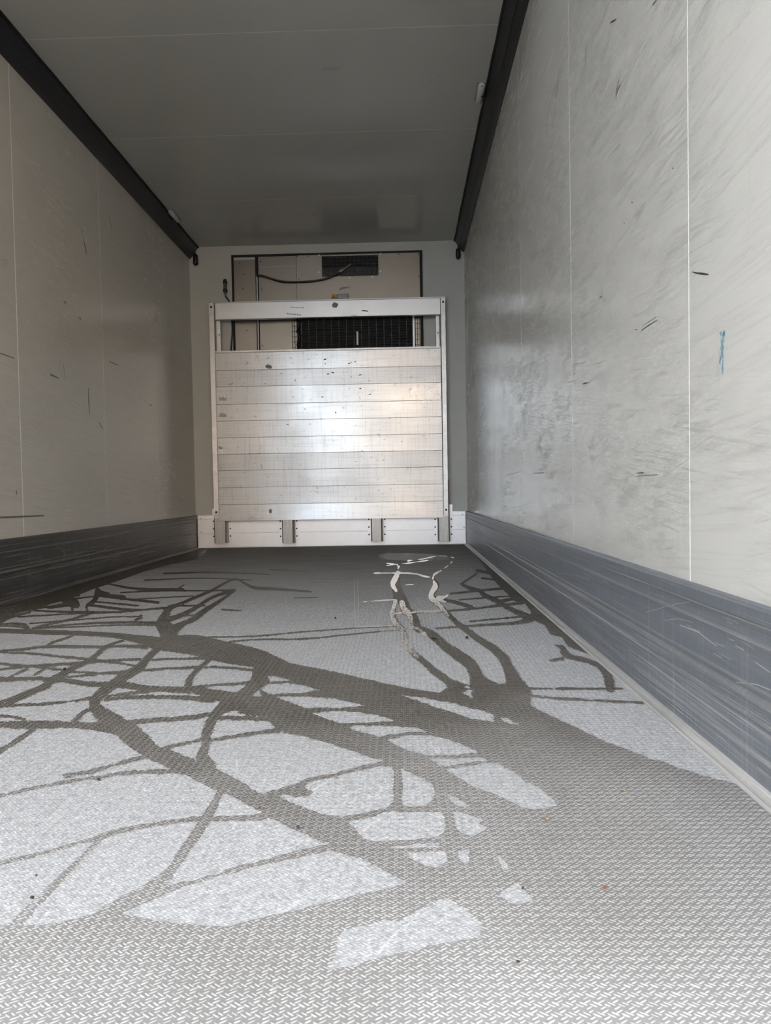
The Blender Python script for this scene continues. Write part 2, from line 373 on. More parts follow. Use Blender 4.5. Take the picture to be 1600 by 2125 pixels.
# white kick rail of the far wall
BK = D-0.024
pr = [(D, 0.008), (BK, 0.008), (BK, 0.1195), (BK+0.004, 0.1215), (BK+0.004, 0.1245), (BK, 0.1265), (BK, 0.2325), (BK+0.004, 0.2345), (BK+0.004, 0.2375), (BK, 0.2395), (BK, KZ-0.003), (BK+0.003, KZ), (D, KZ)]
x0, x1 = 0.020, W-0.020
bm = prism_x(bmesh.new(), pr, x0, x1)
bkr = link_mesh('baseboard_back', bm, M_WHITE); tag(bkr, kind='structure')
for px, py in ((416, 1076), (418, 1104), (963, 1094), (960, 1068)):
    p = at(px, py, y=BK); link_mesh('screw', tube(bmesh.new(), [(p.x, BK+0.001, p.z), (p.x, BK-0.002, p.z)], 0.004, 8), M_RIVET, bkr)

# ------------------------------------------------------------------ floor, its embossed tread, and the water on it
fl = link_mesh('floor', mk((-0.09, Y0, -0.10), (W+0.09, D+0.08, 0.0)), M_DRY); tag(fl, kind='structure')

# traced water marks, as points of the photograph (x, y, half width); they are laid onto the floor plane below
STROKES = [
 [(-60,1308,4),(0,1309,4.5),(100,1312,5),(220,1317,5),(280,1325,8),(330,1335,14),(400,1338,21),(460,1352,22),(530,1366,20),(590,1390,18)],
 [(-60,1502,7),(0,1503,7),(70,1504,9),(130,1504,7),(180,1506,7),(215,1508,11),(250,1510,19),(285,1535,22),(315,1560,17),(350,1575,18),(400,1596,19),(440,1614,20),(480,1632,19),(520,1655,17),(570,1675,18),(620,1698,17),(670,1722,20)],
 [(325,1347,6),(302,1370,7),(290,1385,9),(252,1407,10),(232,1422,10),(215,1434,11),(197,1455,11),(200,1472,12),(215,1485,16),(240,1503,20)],
 [(190,1470,3),(172,1480,4.5),(160,1490,5),(150,1500,6)],
 [(255,1329,2),(220,1342,4),(197,1362,5),(175,1375,5),(150,1387,5),(130,1400,7),(107,1412,8),(92,1425,6.5),(62,1437,6),(25,1455,6),(0,1464,5),(-60,1484,5)],
 [(92,1422,3),(45,1440,3),(0,1457,3),(-60,1472,3)],
 [(-60,1410,5),(0,1410,5),(75,1408,4),(100,1411,6),(130,1411,5),(175,1419,5),(212,1420,6),(262,1422,7),(312,1429,6),(387,1432,7),(400,1432,7),(442,1441,11),(480,1451,15),(505,1462,20),(555,1468,22),(605,1490,28),(655,1508,26)],
 [(540,1392,15),(535,1412,15),(520,1430,12),(498,1448,15),(475,1462,14),(452,1477,10),(437,1500,10),(430,1520,11),(427,1534,10),(425,1550,9),(421,1570,12),(428,1590,20)],
 [(457,1647,7),(442,1675,9),(425,1705,10),(400,1742,10),(375,1780,10),(360,1800,10),(322,1838,14),(270,1870,13),(220,1892,10)],
 [(-60,1808,3),(0,1792,3.5),(100,1767,4),(200,1740,4.5),(240,1727,5.5),(300,1715,4.5),(380,1702,4.5),(430,1700,4.5),(530,1697,5.5),(560,1690,6)],
 [(207,1742,4),(170,1780,6),(120,1830,7),(70,1880,8),(30,1922,10)],
 [(-60,1665,2.5),(0,1651,3),(75,1635,3),(150,1621,3.5),(225,1610,4),(287,1602,4.5),(350,1601,4.5),(395,1602,6)],
 [(125,1609,3.5),(137,1609,5),(160,1605,4.5),(190,1602,4.5),(225,1591,4.5),(262,1580,4),(305,1568,4)],
 [(-60,1585,6),(0,1557,6),(15,1550,5),(37,1535,5),(70,1514,5)],
 [(-60,1484,3),(0,1486,3),(30,1488,3),(50,1494,4)],
 [(0,1465,3),(100,1460,2.5),(150,1454,2.5),(190,1448,4)],
 [(222,1445,2),(262,1439,3),(300,1435,3),(325,1431,3)],
 [(217,1451,3),(275,1447,3.5),(350,1446,4),(400,1449,5),(440,1452,6)],
 [(260,1500,5),(325,1494,4.5),(400,1489,4.5),(417,1486,4.5),(445,1481,4)],
 [(445,1492,3),(467,1490,4),(517,1490,5),(565,1491,5)],
 [(430,1537,3),(480,1530,3.5),(517,1523,3.5),(580,1516,5)],
 [(340,1553,3),(375,1544,3.5),(405,1538,4),(424,1533,6)],
 [(307,1369,2),(400,1366,2),(437,1366,3)],
 [(290,1392,2.5),(350,1387,2.5),(430,1384,2.5),(480,1386,2.5),(532,1391,3)],
 [(434,1368,4),(412,1387,4),(395,1407,6),(390,1422,7),(392,1432,8)],
 [(400,1427,3),(442,1422,2.5),(480,1420,2.5),(525,1416,3)],
 [(-60,1356,2.5),(0,1351,2.5),(50,1347,2.5),(95,1342,3),(200,1342,2.5),(250,1341,3),(305,1342,4)],
 [(95,1342,3),(112,1332,2.5),(150,1320,2)],
 [(0,1354,2),(50,1355,2),(112,1361,2.5),(175,1367,2.5),(212,1372,3),(250,1376,2.2),(280,1382,2.5)],
 [(175,1375,3),(225,1371,2.5),(290,1368,2.5)],
 [(-60,1372,2),(0,1377,2.2),(50,1382,3),(100,1380,3),(170,1375,3)],
 [(-60,1394,2),(0,1389,2),(50,1384,2.5),(87,1384,3),(132,1391,2.5),(200,1397,2.5),(250,1395,2.5),(262,1392,3)],
 [(140,1405,2),(200,1399,2.5)], [(20,1405,2),(57,1387,3)], [(70,1402,2),(92,1387,3)],
 [(130,1243,7),(150,1250,11),(160,1256,6)], [(150,1255,4),(150,1266,3)],
 [(203,1226,6),(197,1245,5),(180,1258,3),(183,1272,2)], [(203,1229,5),(225,1232,3)],
 [(200,1235,3),(250,1242,2.5),(328,1250.5,3)], [(228,1235,2),(257,1239,4)],
 [(183,1255,2.5),(250,1264,3),(300,1265,1.5),(350,1262,1.5)], [(200,1249,1.5),(287,1257,2)],
 [(67,1265,1.5),(140,1252,2)], [(62,1267,1.5),(140,1270,2.5),(185,1271,3),(250,1270,2),(312,1264,2),(342,1262,3)],
 [(37,1280,2),(125,1275,1.5),(185,1272,1.5)], [(-40,1304,3),(0,1291,3),(22,1281,2.5),(62,1270,2)],
 [(62,1294,1.5),(150,1287,1.5),(225,1281,1.5),(287,1279,1.5)], [(75,1301,2),(140,1287,2.5),(185,1274,2.5)],
 [(-40,1294,2),(0,1295,2),(45,1295,3),(57,1305,5)], [(-40,1299,1.5),(0,1299,1.5),(35,1300,2),(50,1303,2)],
 [(70,1304,2),(150,1296,2),(225,1292,2.5),(312,1292,3),(328,1297,6)], [(67,1304,2),(175,1300,1.5),(250,1297,1.5),(320,1297,2)],
 [(282,1287,3),(290,1282,3.5),(293,1278,3)], [(120,1240,2),(165,1236,2)], [(150,1243,2),(195,1238,1.5)], [(100,1262,2),(150,1256,2)],
 [(350,1318,18),(345,1306,16),(336,1296,13),(342,1279,9),(352,1262,6),(370,1255,3.5),(400,1242,3.2),(440,1225,3),(485,1202,2),(510,1212,2.5),(530,1220,3.5),(580,1223,3),(645,1228,1.8)],
 [(347,1287,5),(367,1280,5),(400,1265,4.2),(440,1240,3.2),(482,1226,4)],
 [(360,1306,10),(385,1292,5),(400,1285,6),(425,1267,5.5),(460,1245,3.2),(487,1225,3)],
 [(350,1280,2),(400,1277,1.5)], [(365,1257,2),(425,1257,2)],
 [(250,1230,1.5),(325,1226,2),(400,1226,1.5),(482,1225,2)], [(225,1212,1.5),(287,1222,2.5),(380,1222,1.5)],
 [(370,1221,1.5),(382,1214,1.5)], [(370,1222,2),(384,1226,2.5)], [(250,1245,1.2),(400,1237,1.2)], [(300,1204,1.5),(420,1200,1.2),(520,1204,1)],
 [(340,1190,2),(440,1188,1.5),(560,1192,1)], [(460,1265,1.5),(500,1267,1.5)], [(560,1182,1.5),(640,1186,1)], [(610,1241,1.2),(660,1240,1)],
 [(430,1322,1.5),(530,1320,1.5),(630,1311,1.5),(730,1304,1.2),(822,1299,1.2)],
 [(475,1332,2.2),(535,1327,2),(630,1326,2),(692,1320,1.6),(790,1310,1.3),(850,1305,1.3)],
 # right side
 [(1152,1339,2),(1168,1345,5),(1171,1356,7),(1187,1364,5),(1215,1370,5),(1242,1381,5.5),(1259,1397,9),(1264,1416,10),(1267,1428,8)],
 [(1142,1371,2.5),(1168,1367,3)], [(1098,1429,2.5),(1180,1429,2),(1256,1429,2),(1289,1429,3)],
 [(1098,1444,3),(1187,1451,3),(1344,1459,2)],
 [(915,1260,5),(927,1272,5),(947,1292,5),(965,1305,6),(990,1325,6.5),(1022,1345,8),(1045,1367,10),(1057,1392,12),(1067,1414,17)],
 [(822,1188,8),(822,1212,9),(826,1230,11),(837,1250,10),(842,1265,10),(855,1277,9),(860,1292,11),(868,1305,8),(880,1307,6),(902,1322,9),(925,1342,9),(947,1357,11),(977,1380,12),(987,1400,14)],
 [(822,1240,7),(819,1252,4),(816,1277,5),(822,1292,5),(837,1310,5),(842,1335,5),(857,1355,5.5),(880,1374,6.5),(900,1392,7),(925,1410,8)],
 [(900,1203,3),(905,1215,7),(897,1230,6.5),(896,1240,6),(910,1255,5.5),(922,1267,5)],
 [(907,1241,4),(920,1240,4),(930,1235,2)], [(910,1244,4),(930,1247,4),(952,1252,4),(978,1260,4.5)],
 [(915,1269,1.5),(965,1265,2.5),(1002,1261,2.2),(1038,1256,4)], [(817,1273,1.5),(865,1271,2),(915,1268,1.5)],
 [(905,1304,1.5),(972,1299,2.6),(1040,1295,3),(1075,1292,4),(1100,1284,8)], [(975,1290,2),(1002,1287,1.6),(1080,1280,2)],
 [(960,1214,3),(977,1221,4),(995,1226,4),(1005,1235,5),(1020,1242,5),(1037,1250,6),(1045,1256,5),(1065,1267,5.5),(1092,1279,7)],
 [(935,1232,2),(990,1226,2.5),(1048,1221,3)], [(952,1245,1.5),(1015,1240,1.5),(1062,1237,1.6)], [(1037,1248,4),(1068,1242,2.5)], [(1045,1256,3),(1090,1250,3)],
 [(957,1212,2),(990,1190,1.5)], [(1000,1200,2),(1032,1204,2)], [(990,1184,3),(1020,1190,3)],
]
WET_POLYS = [
 # the broad wet area towards the door
 [(-100,1932),(0,1919),(40,1922),(125,1916),(180,1901),(200,1896),(250,1860),(300,1842),(350,1838),(420,1822),(500,1796),(600,1770),(680,1752),(630,1731),(597,1716),(560,1698),(550,1642),(597,1632),(630,1620),(650,1612),(695,1606),(730,1594),(780,1584),(795,1579),(770,1572),(695,1547),(665,1537),(630,1525),(587,1522),(560,1500),(540,1440),(528,1382),(530,1346),(550,1355),(580,1371),(620,1380),(695,1394),(740,1405),(797,1417),(840,1427),(890,1435),(912,1438),(927,1426),(922,1416),(905,1406),(912,1396),(935,1409),(960,1418),(975,1421),(974,1397),(990,1392),(1012,1408),(1037,1421),(1056,1416),(1062,1405),(1080,1407),(1102,1432),(1101,1462),(1140,1485),(1200,1512),(1260,1540),(1330,1568),(1400,1590),(1470,1611),(1545,1632),(1640,1700),(1800,1800),(1800,2300),(-100,2300)],
 [(-80,1310),(0,1288),(40,1272),(75,1264),(105,1254),(140,1244),(190,1224),(250,1204),(300,1186),(360,1170),(413,1160),(440,1130),(350,1140),(-80,1250)],
 [(940,1110),(968,1129),(985,1150),(1002,1172),(1018,1195),(1030,1210),(1050,1230),(1067,1247),(1090,1253),(1102,1270),(1097,1283),(1115,1290),(1130,1298),(1143,1317),(1166,1323),(1179,1342),(1200,1350),(1230,1362),(1264,1385),(1274,1397),(1303,1420),(1348,1457),(1373,1482),(1414,1510),(1472,1572),(1546,1630),(1640,1700),(1750,1750),(1750,1650),(1000,1110)],
 [(786,1152),(800,1148),(850,1148),(900,1150),(938,1154),(942,1160),(915,1163),(850,1164),(800,1161),(788,1157)],
]
DRY_POLYS = [
 [(255,1897),(350,1850),(500,1806),(600,1783),(685,1765),(750,1782),(800,1810),(847,1832),(800,1845),(650,1880),(460,1925),(320,1910)],
 [(927,1596),(970,1591),(1002,1584),(1035,1585),(1070,1605),(1090,1622),(1120,1637),(1142,1655),(1155,1672),(1110,1680),(1080,1675),(1045,1657),(970,1625),(940,1607)],
 [(831,1595),(855,1605),(880,1615),(897,1627),(904,1645),(900,1660),(885,1672),(860,1675),(837,1671),(834,1650),(836,1620)],
 [(816,1591),(795,1590),(780,1591),(735,1600),(695,1611),(640,1622),(630,1635),(651,1644),(640,1650),(610,1655),(598,1648),(572,1650),(610,1668),(642,1681),(672,1691),(705,1695),(720,1694),(765,1687),(805,1675),(816,1662)],
 [(720,1705),(770,1695),(805,1685),(915,1685),(924,1700),(924,1722),(910,1735),(845,1745),(770,1746),(747,1735),(735,1717)],
 [(925,1647),(945,1655),(960,1665),(977,1677),(950,1674),(935,1662)],
 [(940,1685),(960,1686),(1002,1702),(992,1711),(1011,1717),(995,1730),(980,1736),(960,1731),(947,1717)],
 [(795,1759),(830,1754),(912,1751),(910,1756),(825,1762)],
 [(845,1772),(880,1769),(925,1766),(930,1787),(912,1801),(892,1799),(860,1785)],
 [(950,1765),(975,1762),(972,1777),(977,1790),(965,1794),(950,1780)],
 [(1032,1775),(1047,1787),(1057,1805),(1042,1809)],
 [(1040,1850),(1075,1832),(1105,1870),(1070,1877),(1035,1860)],
 [(925,1865),(970,1890),(1000,1920),(997,1947),(930,1955),(800,1985),(740,2002),(680,2015),(695,1985),(700,1945),(715,1930),(800,1910),(830,1912),(875,1885)],
 [(825,1440),(870,1447),(930,1457),(990,1472),(1022,1482),(1025,1499),(970,1490),(900,1465),(860,1452)],
 [(1040,1490),(1050,1490),(1062,1497),(1077,1500),(1079,1504),(1057,1502),(1045,1497)],
 [(962,1425),(972,1422),(977,1429),(965,1429)],
 [(957,1437),(972,1431),(981,1432),(977,1440),(984,1446),(980,1449)],
 [(800,1535),(845,1526),(890,1526),(920,1530),(950,1540),(992,1561),(952,1566),(885,1567),(840,1554)],
 [(892,1575),(940,1575),(990,1572),(1017,1579),(985,1580),(952,1586),(925,1590),(907,1584)],
 [(720,1509),(740,1505),(835,1507),(865,1511),(897,1520),(845,1519),(787,1529),(755,1520)],
 [(645,1479),(680,1476),(755,1479),(777,1484),(830,1496),(770,1500),(710,1502),(675,1492)],
 [(572,1445),(625,1444),(692,1449),(757,1465),(692,1469),(632,1469),(605,1459)],
 [(540,1430),(555,1420),(595,1417),(630,1422),(664,1432),(625,1438),(555,1440)],
 [(555,1402),(575,1404),(605,1412),(560,1415)],
 [(475,1475),(490,1473),(496,1477),(478,1480)], [(528,1484),(545,1485),(550,1489),(530,1489)],
]
POOLS = [
 [(847,1164,2.5),(880,1160,1.5),(910,1154,2),(940,1157,1.6),(937,1167,2),(922,1180,2.5),(902,1192,2),(898,1202,1.5)],
 [(777,1179,1.5),(820,1171,2),(847,1169,2),(880,1164,2),(912,1159,1.5)],
 [(790,1162,2.5),(802,1169,1.5),(820,1171,2),(827,1175,3.5),(826,1181,2.5)],
 [(857,1172,1.5),(860,1178,1.8)],
 [(777,1190,1.5),(852,1190,1.5),(880,1196,2),(892,1198,1)], [(842,1214,1),(865,1212,1)], [(755,1249,1),(817,1245,1.2)],
 [(826,1188,4),(820,1200,6),(815,1214,5),(822,1226,3)],
 [(900,1206,2),(903,1217,6),(896,1230,5),(895,1240,5),(910,1255,4.5),(922,1268,3.5),(930,1278,2)],
 [(909,1241,3.5),(920,1240,3),(930,1235,1.5)], [(912,1245,3),(924,1249,2)],
 [(821,1247,3.5),(817,1260,4),(814,1277,4.5),(820,1292,4.5),(836,1310,4.5),(840,1328,4.5),(846,1341,6),(856,1354,4),(868,1366,2.5)],
 [(834,1250,5),(838,1263,6),(848,1274,6),(853,1285,4),(854,1300,4),(868,1306,3),(884,1318,3)],
 [(817,1273,1.5),(840,1272,2),(865,1271,2),(915,1268,1.5)], [(740,1302,1),(822,1299,1.2)], [(790,1310,1),(850,1305,1.2)],
]
def value_noise(x, y, seed):
    r = np.random.default_rng(seed).random((256, 256)); xi = np.floor(x).astype(int); yi = np.floor(y).astype(int); fx = x-xi; fy = y-yi
    fx = fx*fx*(3-2*fx); fy = fy*fy*(3-2*fy); xi &= 255; yi &= 255; x2 = (xi+1) & 255; y2 = (yi+1) & 255
    return (r[yi, xi]*(1-fx)+r[yi, x2]*fx)*(1-fy)+(r[y2, xi]*(1-fx)+r[y2, x2]*fx)*fy - 0.5
GX = np.arange(-90, 1692, 2.0)
GY = np.concatenate([np.arange(1128, 1340, 1.0), np.arange(1340, 1700, 2.0), np.arange(1700, 2240, 3.0)])
PX, PY = np.meshgrid(GX, GY)
def floor_xy(px, py):
    dx = F_[0]*F+R_[0]*(px-800)+U_[0]*(1062.5-py); dy = F_[1]*F+R_[1]*(px-800)+U_[1]*(1062.5-py); dz = F_[2]*F+R_[2]*(px-800)+U_[2]*(1062.5-py)
    t = -CAM[2]/np.minimum(dz, -1e-6); return CAM[0]+t*dx, CAM[1]+t*dy
FX, FY = floor_xy(PX, PY)
AMP = np.clip(0.0042*F/np.maximum(FY, 0.3)*np.clip(0.75/np.maximum(FY, 0.3), 0.25, 1), 0.35, 3.4)
NOISE = (value_noise(FX/0.0065, FY/0.0080, 11)*1.1 + value_noise(FX/0.022, FY/0.028, 12)*1.2)*AMP
def stroke_field(strokes, base):
    Fd = base
    for s in strokes:
        if len(s) > 2:                                   # round the corners of the traced line
            q = curve([(a[0], a[1], a[2]) for a in s], 4); s = [tuple(v) for v in q]
        for (xa, ya, ra), (xb, yb, rb) in zip(s, s[1:]):
            m = max(ra, rb)+7
            i0, i1 = np.searchsorted(GX, [min(xa, xb)-m, max(xa, xb)+m]); j0, j1 = np.searchsorted(GY, [min(ya, yb)-m, max(ya, yb)+m])
            if i1 <= i0 or j1 <= j0: continue
            X_, Y_ = PX[j0:j1, i0:i1], PY[j0:j1, i0:i1]; dx, dy = xb-xa, yb-ya; L = dx*dx+dy*dy+1e-9
            t = np.clip(((X_-xa)*dx+(Y_-ya)*dy)/L, 0, 1); d = np.hypot(X_-xa-t*dx, Y_-ya-t*dy)
            Fd[j0:j1, i0:i1] = np.maximum(Fd[j0:j1, i0:i1], ra+(rb-ra)*t-d)
    return Fd
def poly_field(poly, clip=9.0):
    P = np.array(poly, float); inside = np.zeros(PX.shape, bool); dist = np.full(PX.shape, 1e3)
    for (xa, ya), (xb, yb) in zip(P, np.roll(P, -1, 0)):
        c = ((ya > PY) != (yb > PY)) & (PX < (xb-xa)*(PY-ya)/((yb-ya) if yb != ya else 1e-9)+xa); inside ^= c
        dx, dy = xb-xa, yb-ya; L = dx*dx+dy*dy+1e-9; m = clip+2
        i0, i1 = np.searchsorted(GX, [min(xa, xb)-m, max(xa, xb)+m]); j0, j1 = np.searchsorted(GY, [min(ya, yb)-m, max(ya, yb)+m])
        X_, Y_ = PX[j0:j1, i0:i1], PY[j0:j1, i0:i1]
        t = np.clip(((X_-xa)*dx+(Y_-ya)*dy)/L, 0, 1); dist[j0:j1, i0:i1] = np.minimum(dist[j0:j1, i0:i1], np.hypot(X_-xa-t*dx, Y_-ya-t*dy))
    return np.where(inside, 1, -1)*np.minimum(dist, clip)
FIELD = stroke_field(STROKES, np.full(PX.shape, -9.0))
for p in WET_POLYS: FIELD = np.maximum(FIELD, poly_field(p))
for p in DRY_POLYS: FIELD = np.minimum(FIELD, -poly_field(p))
_lim = np.where(np.abs(FIELD) < 8.9, np.clip(np.abs(FIELD)+1.2, 0, 1e9), 0)
FIELD = FIELD + NOISE*np.where(FIELD < 0, 0.75, 1.0)
POOLF = stroke_field([[(a_, b_, r_*(0.36 if b_ < 1186 else 0.95)) for a_, b_, r_ in q] for q in POOLS], np.full(PX.shape, -9.0)) + NOISE*2.2 + value_noise(FX/0.05, FY/0.10, 15)*np.where(PY < 1200, 2.6, 1.0)
XL, XR = 0.030, W-0.030
INSIDE = np.minimum((FX-XL), (XR-FX))
def field_mesh(name, fld, z, mat):
    """marching squares over the field; vertices lie on the floor, full runs of cells become one quad"""
    ny, nx = fld.shape; verts = []; faces = []; cache = {}
    def v(px, py):
        k = (round(px*64), round(py*64)); i = cache.get(k)
        if i is None:
            x, y = floor_xy(px, py); i = cache[k] = len(verts); verts.append((float(min(max(x, XL), XR)), float(min(y, D-0.004)), z))
        return i
    ins = fld > 0; ok = (INSIDE[:-1, :-1] > 0) | (INSIDE[1:, 1:] > 0) | (INSIDE[:-1, 1:] > 0) | (INSIDE[1:, :-1] > 0)
    n4 = ins[:-1, :-1].astype(int)+ins[1:, :-1]+ins[:-1, 1:]+ins[1:, 1:]
    for j in range(ny-1):
        row = n4[j]; run = None
        cells = np.nonzero((row > 0) & ok[j])[0]
        prev = -2; start = None
        def flush(a, b):
            faces.append((v(GX[a], GY[j+1]), v(GX[b+1], GY[j+1]), v(GX[b+1], GY[j]), v(GX[a], GY[j])))
        for i in cells:
            if row[i] == 4:
                if start is not None and i == prev+1: prev = i
                else:
                    if start is not None: flush(start, prev)
                    start = prev = i
                continue
            if start is not None: flush(start, prev); start = None
            c = [(i, j+1), (i+1, j+1), (i+1, j), (i, j)]; out = []
            for k in range(4):
                (ia, ja), (ib, jb) = c[k], c[(k+1) % 4]; fa, fb = fld[ja, ia], fld[jb, ib]
                if fa > 0: out.append(v(GX[ia], GY[ja]))
                if (fa > 0) != (fb > 0):
                    t = fa/(fa-fb); out.append(v(GX[ia]+t*(GX[ib]-GX[ia]), GY[ja]+t*(GY[jb]-GY[ja])))
            o_ = []
            for q in out:
                if q not in o_: o_.append(q)
            if len(o_) > 2: faces.append(tuple(o_))
        if start is not None: flush(start, prev)
    me = bpy.data.meshes.new(name); me.from_pydata(verts, [], faces); me.update(); me.materials.append(mat)
    o = bpy.data.objects.new(name, me); COL.objects.link(o); return o
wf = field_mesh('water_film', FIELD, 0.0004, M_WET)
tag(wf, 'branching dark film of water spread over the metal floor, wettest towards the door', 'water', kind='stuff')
sw = field_mesh('standing_water', POOLF, 0.0008, M_POOL)
tag(sw, 'mirror-bright rivulets of standing water running from the far wall', 'water', kind='stuff')

# embossed tread: pairs of small raised bars in a herringbone lattice, real relief up to where it blurs
def tread():
    P = 0.012
    sx = np.arange(XL, XR, P); sy = np.arange(0.50, 3.0, P)
    A, B = np.meshgrid(sx, sy); A = A.ravel(); B = B.ravel()
    cx = np.concatenate([A, A+P/2]); cy = np.concatenate([B, B+P/2]); sg = np.concatenate([np.ones(A.size), -np.ones(A.size)])
    ang = math.radians(34); ux = np.cos(ang)*np.ones_like(sg); uy = np.sin(ang)*sg
    bx, by, bu, bv = [], [], [], []
    for off in (-1, 1):
        px_ = -uy*sg; py_ = ux*sg                          # across the bar
        bx.append(cx+off*(0.0019*px_)+off*0.0010*ux*sg); by.append(cy+off*(0.0019*py_)+off*0.0010*uy*sg); bu.append(ux); bv.append(uy)
    bx, by, bu, bv = map(np.concatenate, (bx, by, bu, bv))
    pts = np.stack([bx, by, np.zeros_like(bx)], 1); qx, qy = project(pts)
    keep = (qx > -60) & (qx < 1660) & (qy < 2210) & (bx > XL+0.006) & (bx < XR-0.006) & (RNG.random(bx.size) > np.clip((by-2.3)/0.7, 0, 1))
    bx, by, bu, bv, qx, qy = (a[keep] for a in (bx, by, bu, bv, qx, qy))
    ix = np.clip(np.searchsorted(GX, qx)-1, 0, len(GX)-1); iy = np.clip(np.searchsorted(GY, qy)-1, 0, len(GY)-1)
    wet = FIELD[iy, ix] > 0
    n = bx.size; hl, hw, hz = 0.0050, 0.00135, 0.00115
    jit = 1+0.10*RNG.standard_normal(n); hlv = hl*jit; hzv = hz*np.clip(1+0.15*RNG.standard_normal(n), 0.6, 1.4)*np.where(wet, 1.0, 0.72)
    # 8 vertices: two ends, two flanks (each side two), two on the ridge; the bar is slightly bowed
    loc = [(-1.0, 0, 0), (1.0, 0, 0), (-0.45, -1, 0), (0.45, -1, 0), (-0.45, 1, 0), (0.45, 1, 0), (-0.5, 0, 1), (0.5, 0, 1)]
    V = np.zeros((n, 8, 3), np.float32); sgn = np.sign(bv)
    for k, (a, c, h) in enumerate(loc):
        bow = -0.0007*(1-a*a)*1.0
        du = a*hlv; dv = c*hw*np.ones(n)
        V[:, k, 0] = bx+bu*du-bv*dv; V[:, k, 1] = by+bv*du+bu*dv+bow; V[:, k, 2] = h*hzv
    tri = np.array([(0, 2, 6), (2, 3, 7), (2, 7, 6), (3, 1, 7), (1, 5, 7), (5, 4, 6), (5, 6, 7), (4, 0, 6)], np.int32)
    Fc = (tri[None]+(np.arange(n, dtype=np.int32)*8)[:, None, None]).reshape(-1, 3)
    me = bpy.data.meshes.new('tread_relief'); me.vertices.add(n*8); me.vertices.foreach_set('co', V.ravel())
    nf = len(Fc); me.loops.add(nf*3); me.loops.foreach_set('vertex_index', Fc.ravel()); me.polygons.add(nf)
    me.polygons.foreach_set('loop_start', np.arange(nf, dtype=np.int32)*3)
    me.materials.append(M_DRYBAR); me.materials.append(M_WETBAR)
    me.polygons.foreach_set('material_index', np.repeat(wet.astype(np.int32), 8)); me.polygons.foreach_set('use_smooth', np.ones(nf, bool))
    me.update(calc_edges=True); me.validate()
    o = bpy.data.objects.new('tread_relief', me); COL.objects.link(o); o.parent = fl; tag(o, kind='stuff'); return n
NB = tread(); print('tread bars', NB, 'film faces', len(wf.data.polygons))

# ------------------------------------------------------------------ refrigeration unit in the far wall
UY = D-0.010                                     # its sheet face
def A(px, py, y): return at(px, py, y=y)
un = thing('refrigeration_unit', (1.15, D, 1.6), 'steel refrigeration unit set high in the far wall behind the aluminium bulkhead', 'refrigeration unit')
a = A(480, 526, UY); b_ = A(876, 524, UY)
UX0, UX1 = a.x, b_.x; UZ1 = (A(480, 528.5, UY).z+A(876, 521, UY).z)/2; UZ0 = A(680, 800, UY).z
fx0 = A(485.5, 600, UY).x; fx1 = A(871.5, 600, UY).x; fz1 = UZ1-0.016
bm = bmesh.new()                                 # black gasket round the opening
box(bm, (UX0, UY-0.006, UZ0), (fx0, D, UZ1)); box(bm, (fx1, UY-0.006, UZ0), (UX1, D, UZ1)); box(bm, (fx0, UY-0.006, fz1), (fx1, D, UZ1))
link_mesh('frame_gasket', bm, M_GASKET, un)
xs1 = A(531.5, 620, UY).x; xs2 = A(537, 620, UY).x; xs3 = A(616.5, 620, UY).x
gz1 = (A(668, 528, UY).z+A(785, 526, UY).z)/2; gz0 = (A(668, 575, UY).z+A(785, 571.5, UY).z)/2; gx0 = A(668, 550, UY).x; gx1 = A(785, 550, UY).x
gz1 = min(gz1, fz1-0.012)
lz1 = A(740, 650, UY).z; lx0 = A(617, 700, UY).x; lx1 = A(861, 700, UY).x   # mouth of the coil
def sheet(name, x0, z0, x1, z1, y=UY, bev=0.002): return link_mesh(name, mk((x0, y, z0), (x1, D+0.001, z1), bev), M_STAIN, un)
sheet('side_panel', fx0, UZ0, xs1-0.002, fz1-0.022, UY+0.002)
sheet('middle_panel', xs2+0.002, UZ0, xs3-0.001, fz1, UY)
# the wide panel is cut around the fan opening and above the coil
bm = bmesh.new()
for q in ((xs3+0.001, lz1, gx0, fz1), (gx1, lz1, fx1, fz1), (gx0, lz1, gx1, gz0), (gx0, gz1, gx1, fz1)): box(bm, (q[0], UY-0.003, q[1]), (q[2], D+0.001, q[3]))
bmesh.ops.remove_doubles(bm, verts=bm.verts[:], dist=1e-5)
link_mesh('front_panel', bm, M_STAIN, un)
sheet('end_panel', lx1+0.002, UZ0, fx1, lz1, UY-0.001)
link_mesh('rib', mk((xs2+0.004, UY-0.003, A(575, 554, UY).z-0.002), (xs3-0.006, UY, A(575, 554, UY).z+0.003), 0.001), M_ALU_D, un)
link_mesh('conduit', tube(bmesh.new(), [((xs1+xs2)/2, UY-0.006, UZ0), ((xs1+xs2)/2, UY-0.006, A(534, 573, UY).z)], 0.008, 10), M_ALU, un)
link_mesh('channel_strip', mk((xs1-0.002, UY+0.001, UZ0), (xs2+0.002, D+0.0005, fz1)), M_VOID, un)
# fan opening with its guard
link_mesh('fan_recess', mk((gx0, D-0.0015, gz0), (gx1, D+0.002, gz1)), M_VOID, un)
fan = link_mesh('fan_baffle', mk((gx0, D-0.006, gz0), (gx1, D-0.002, gz0+(gz1-gz0)*0.45)), M_COIL, un)
g = bmesh.new()
for k in range(13):
    x = gx0+(gx1-gx0)*(k+0.5)/13; tube(g, [(x, UY-0.005, gz0-0.004), (x, UY-0.005, gz1+0.004)], 0.0016, 6)
for k in range(6):
    z = gz0+(gz1-gz0)*(k+0.5)/6; tube(g, [(gx0-0.004, UY-0.008, z), (gx1+0.004, UY-0.008, z)], 0.0013, 6)
link_mesh('fan_guard', g, M_WIRE, un)
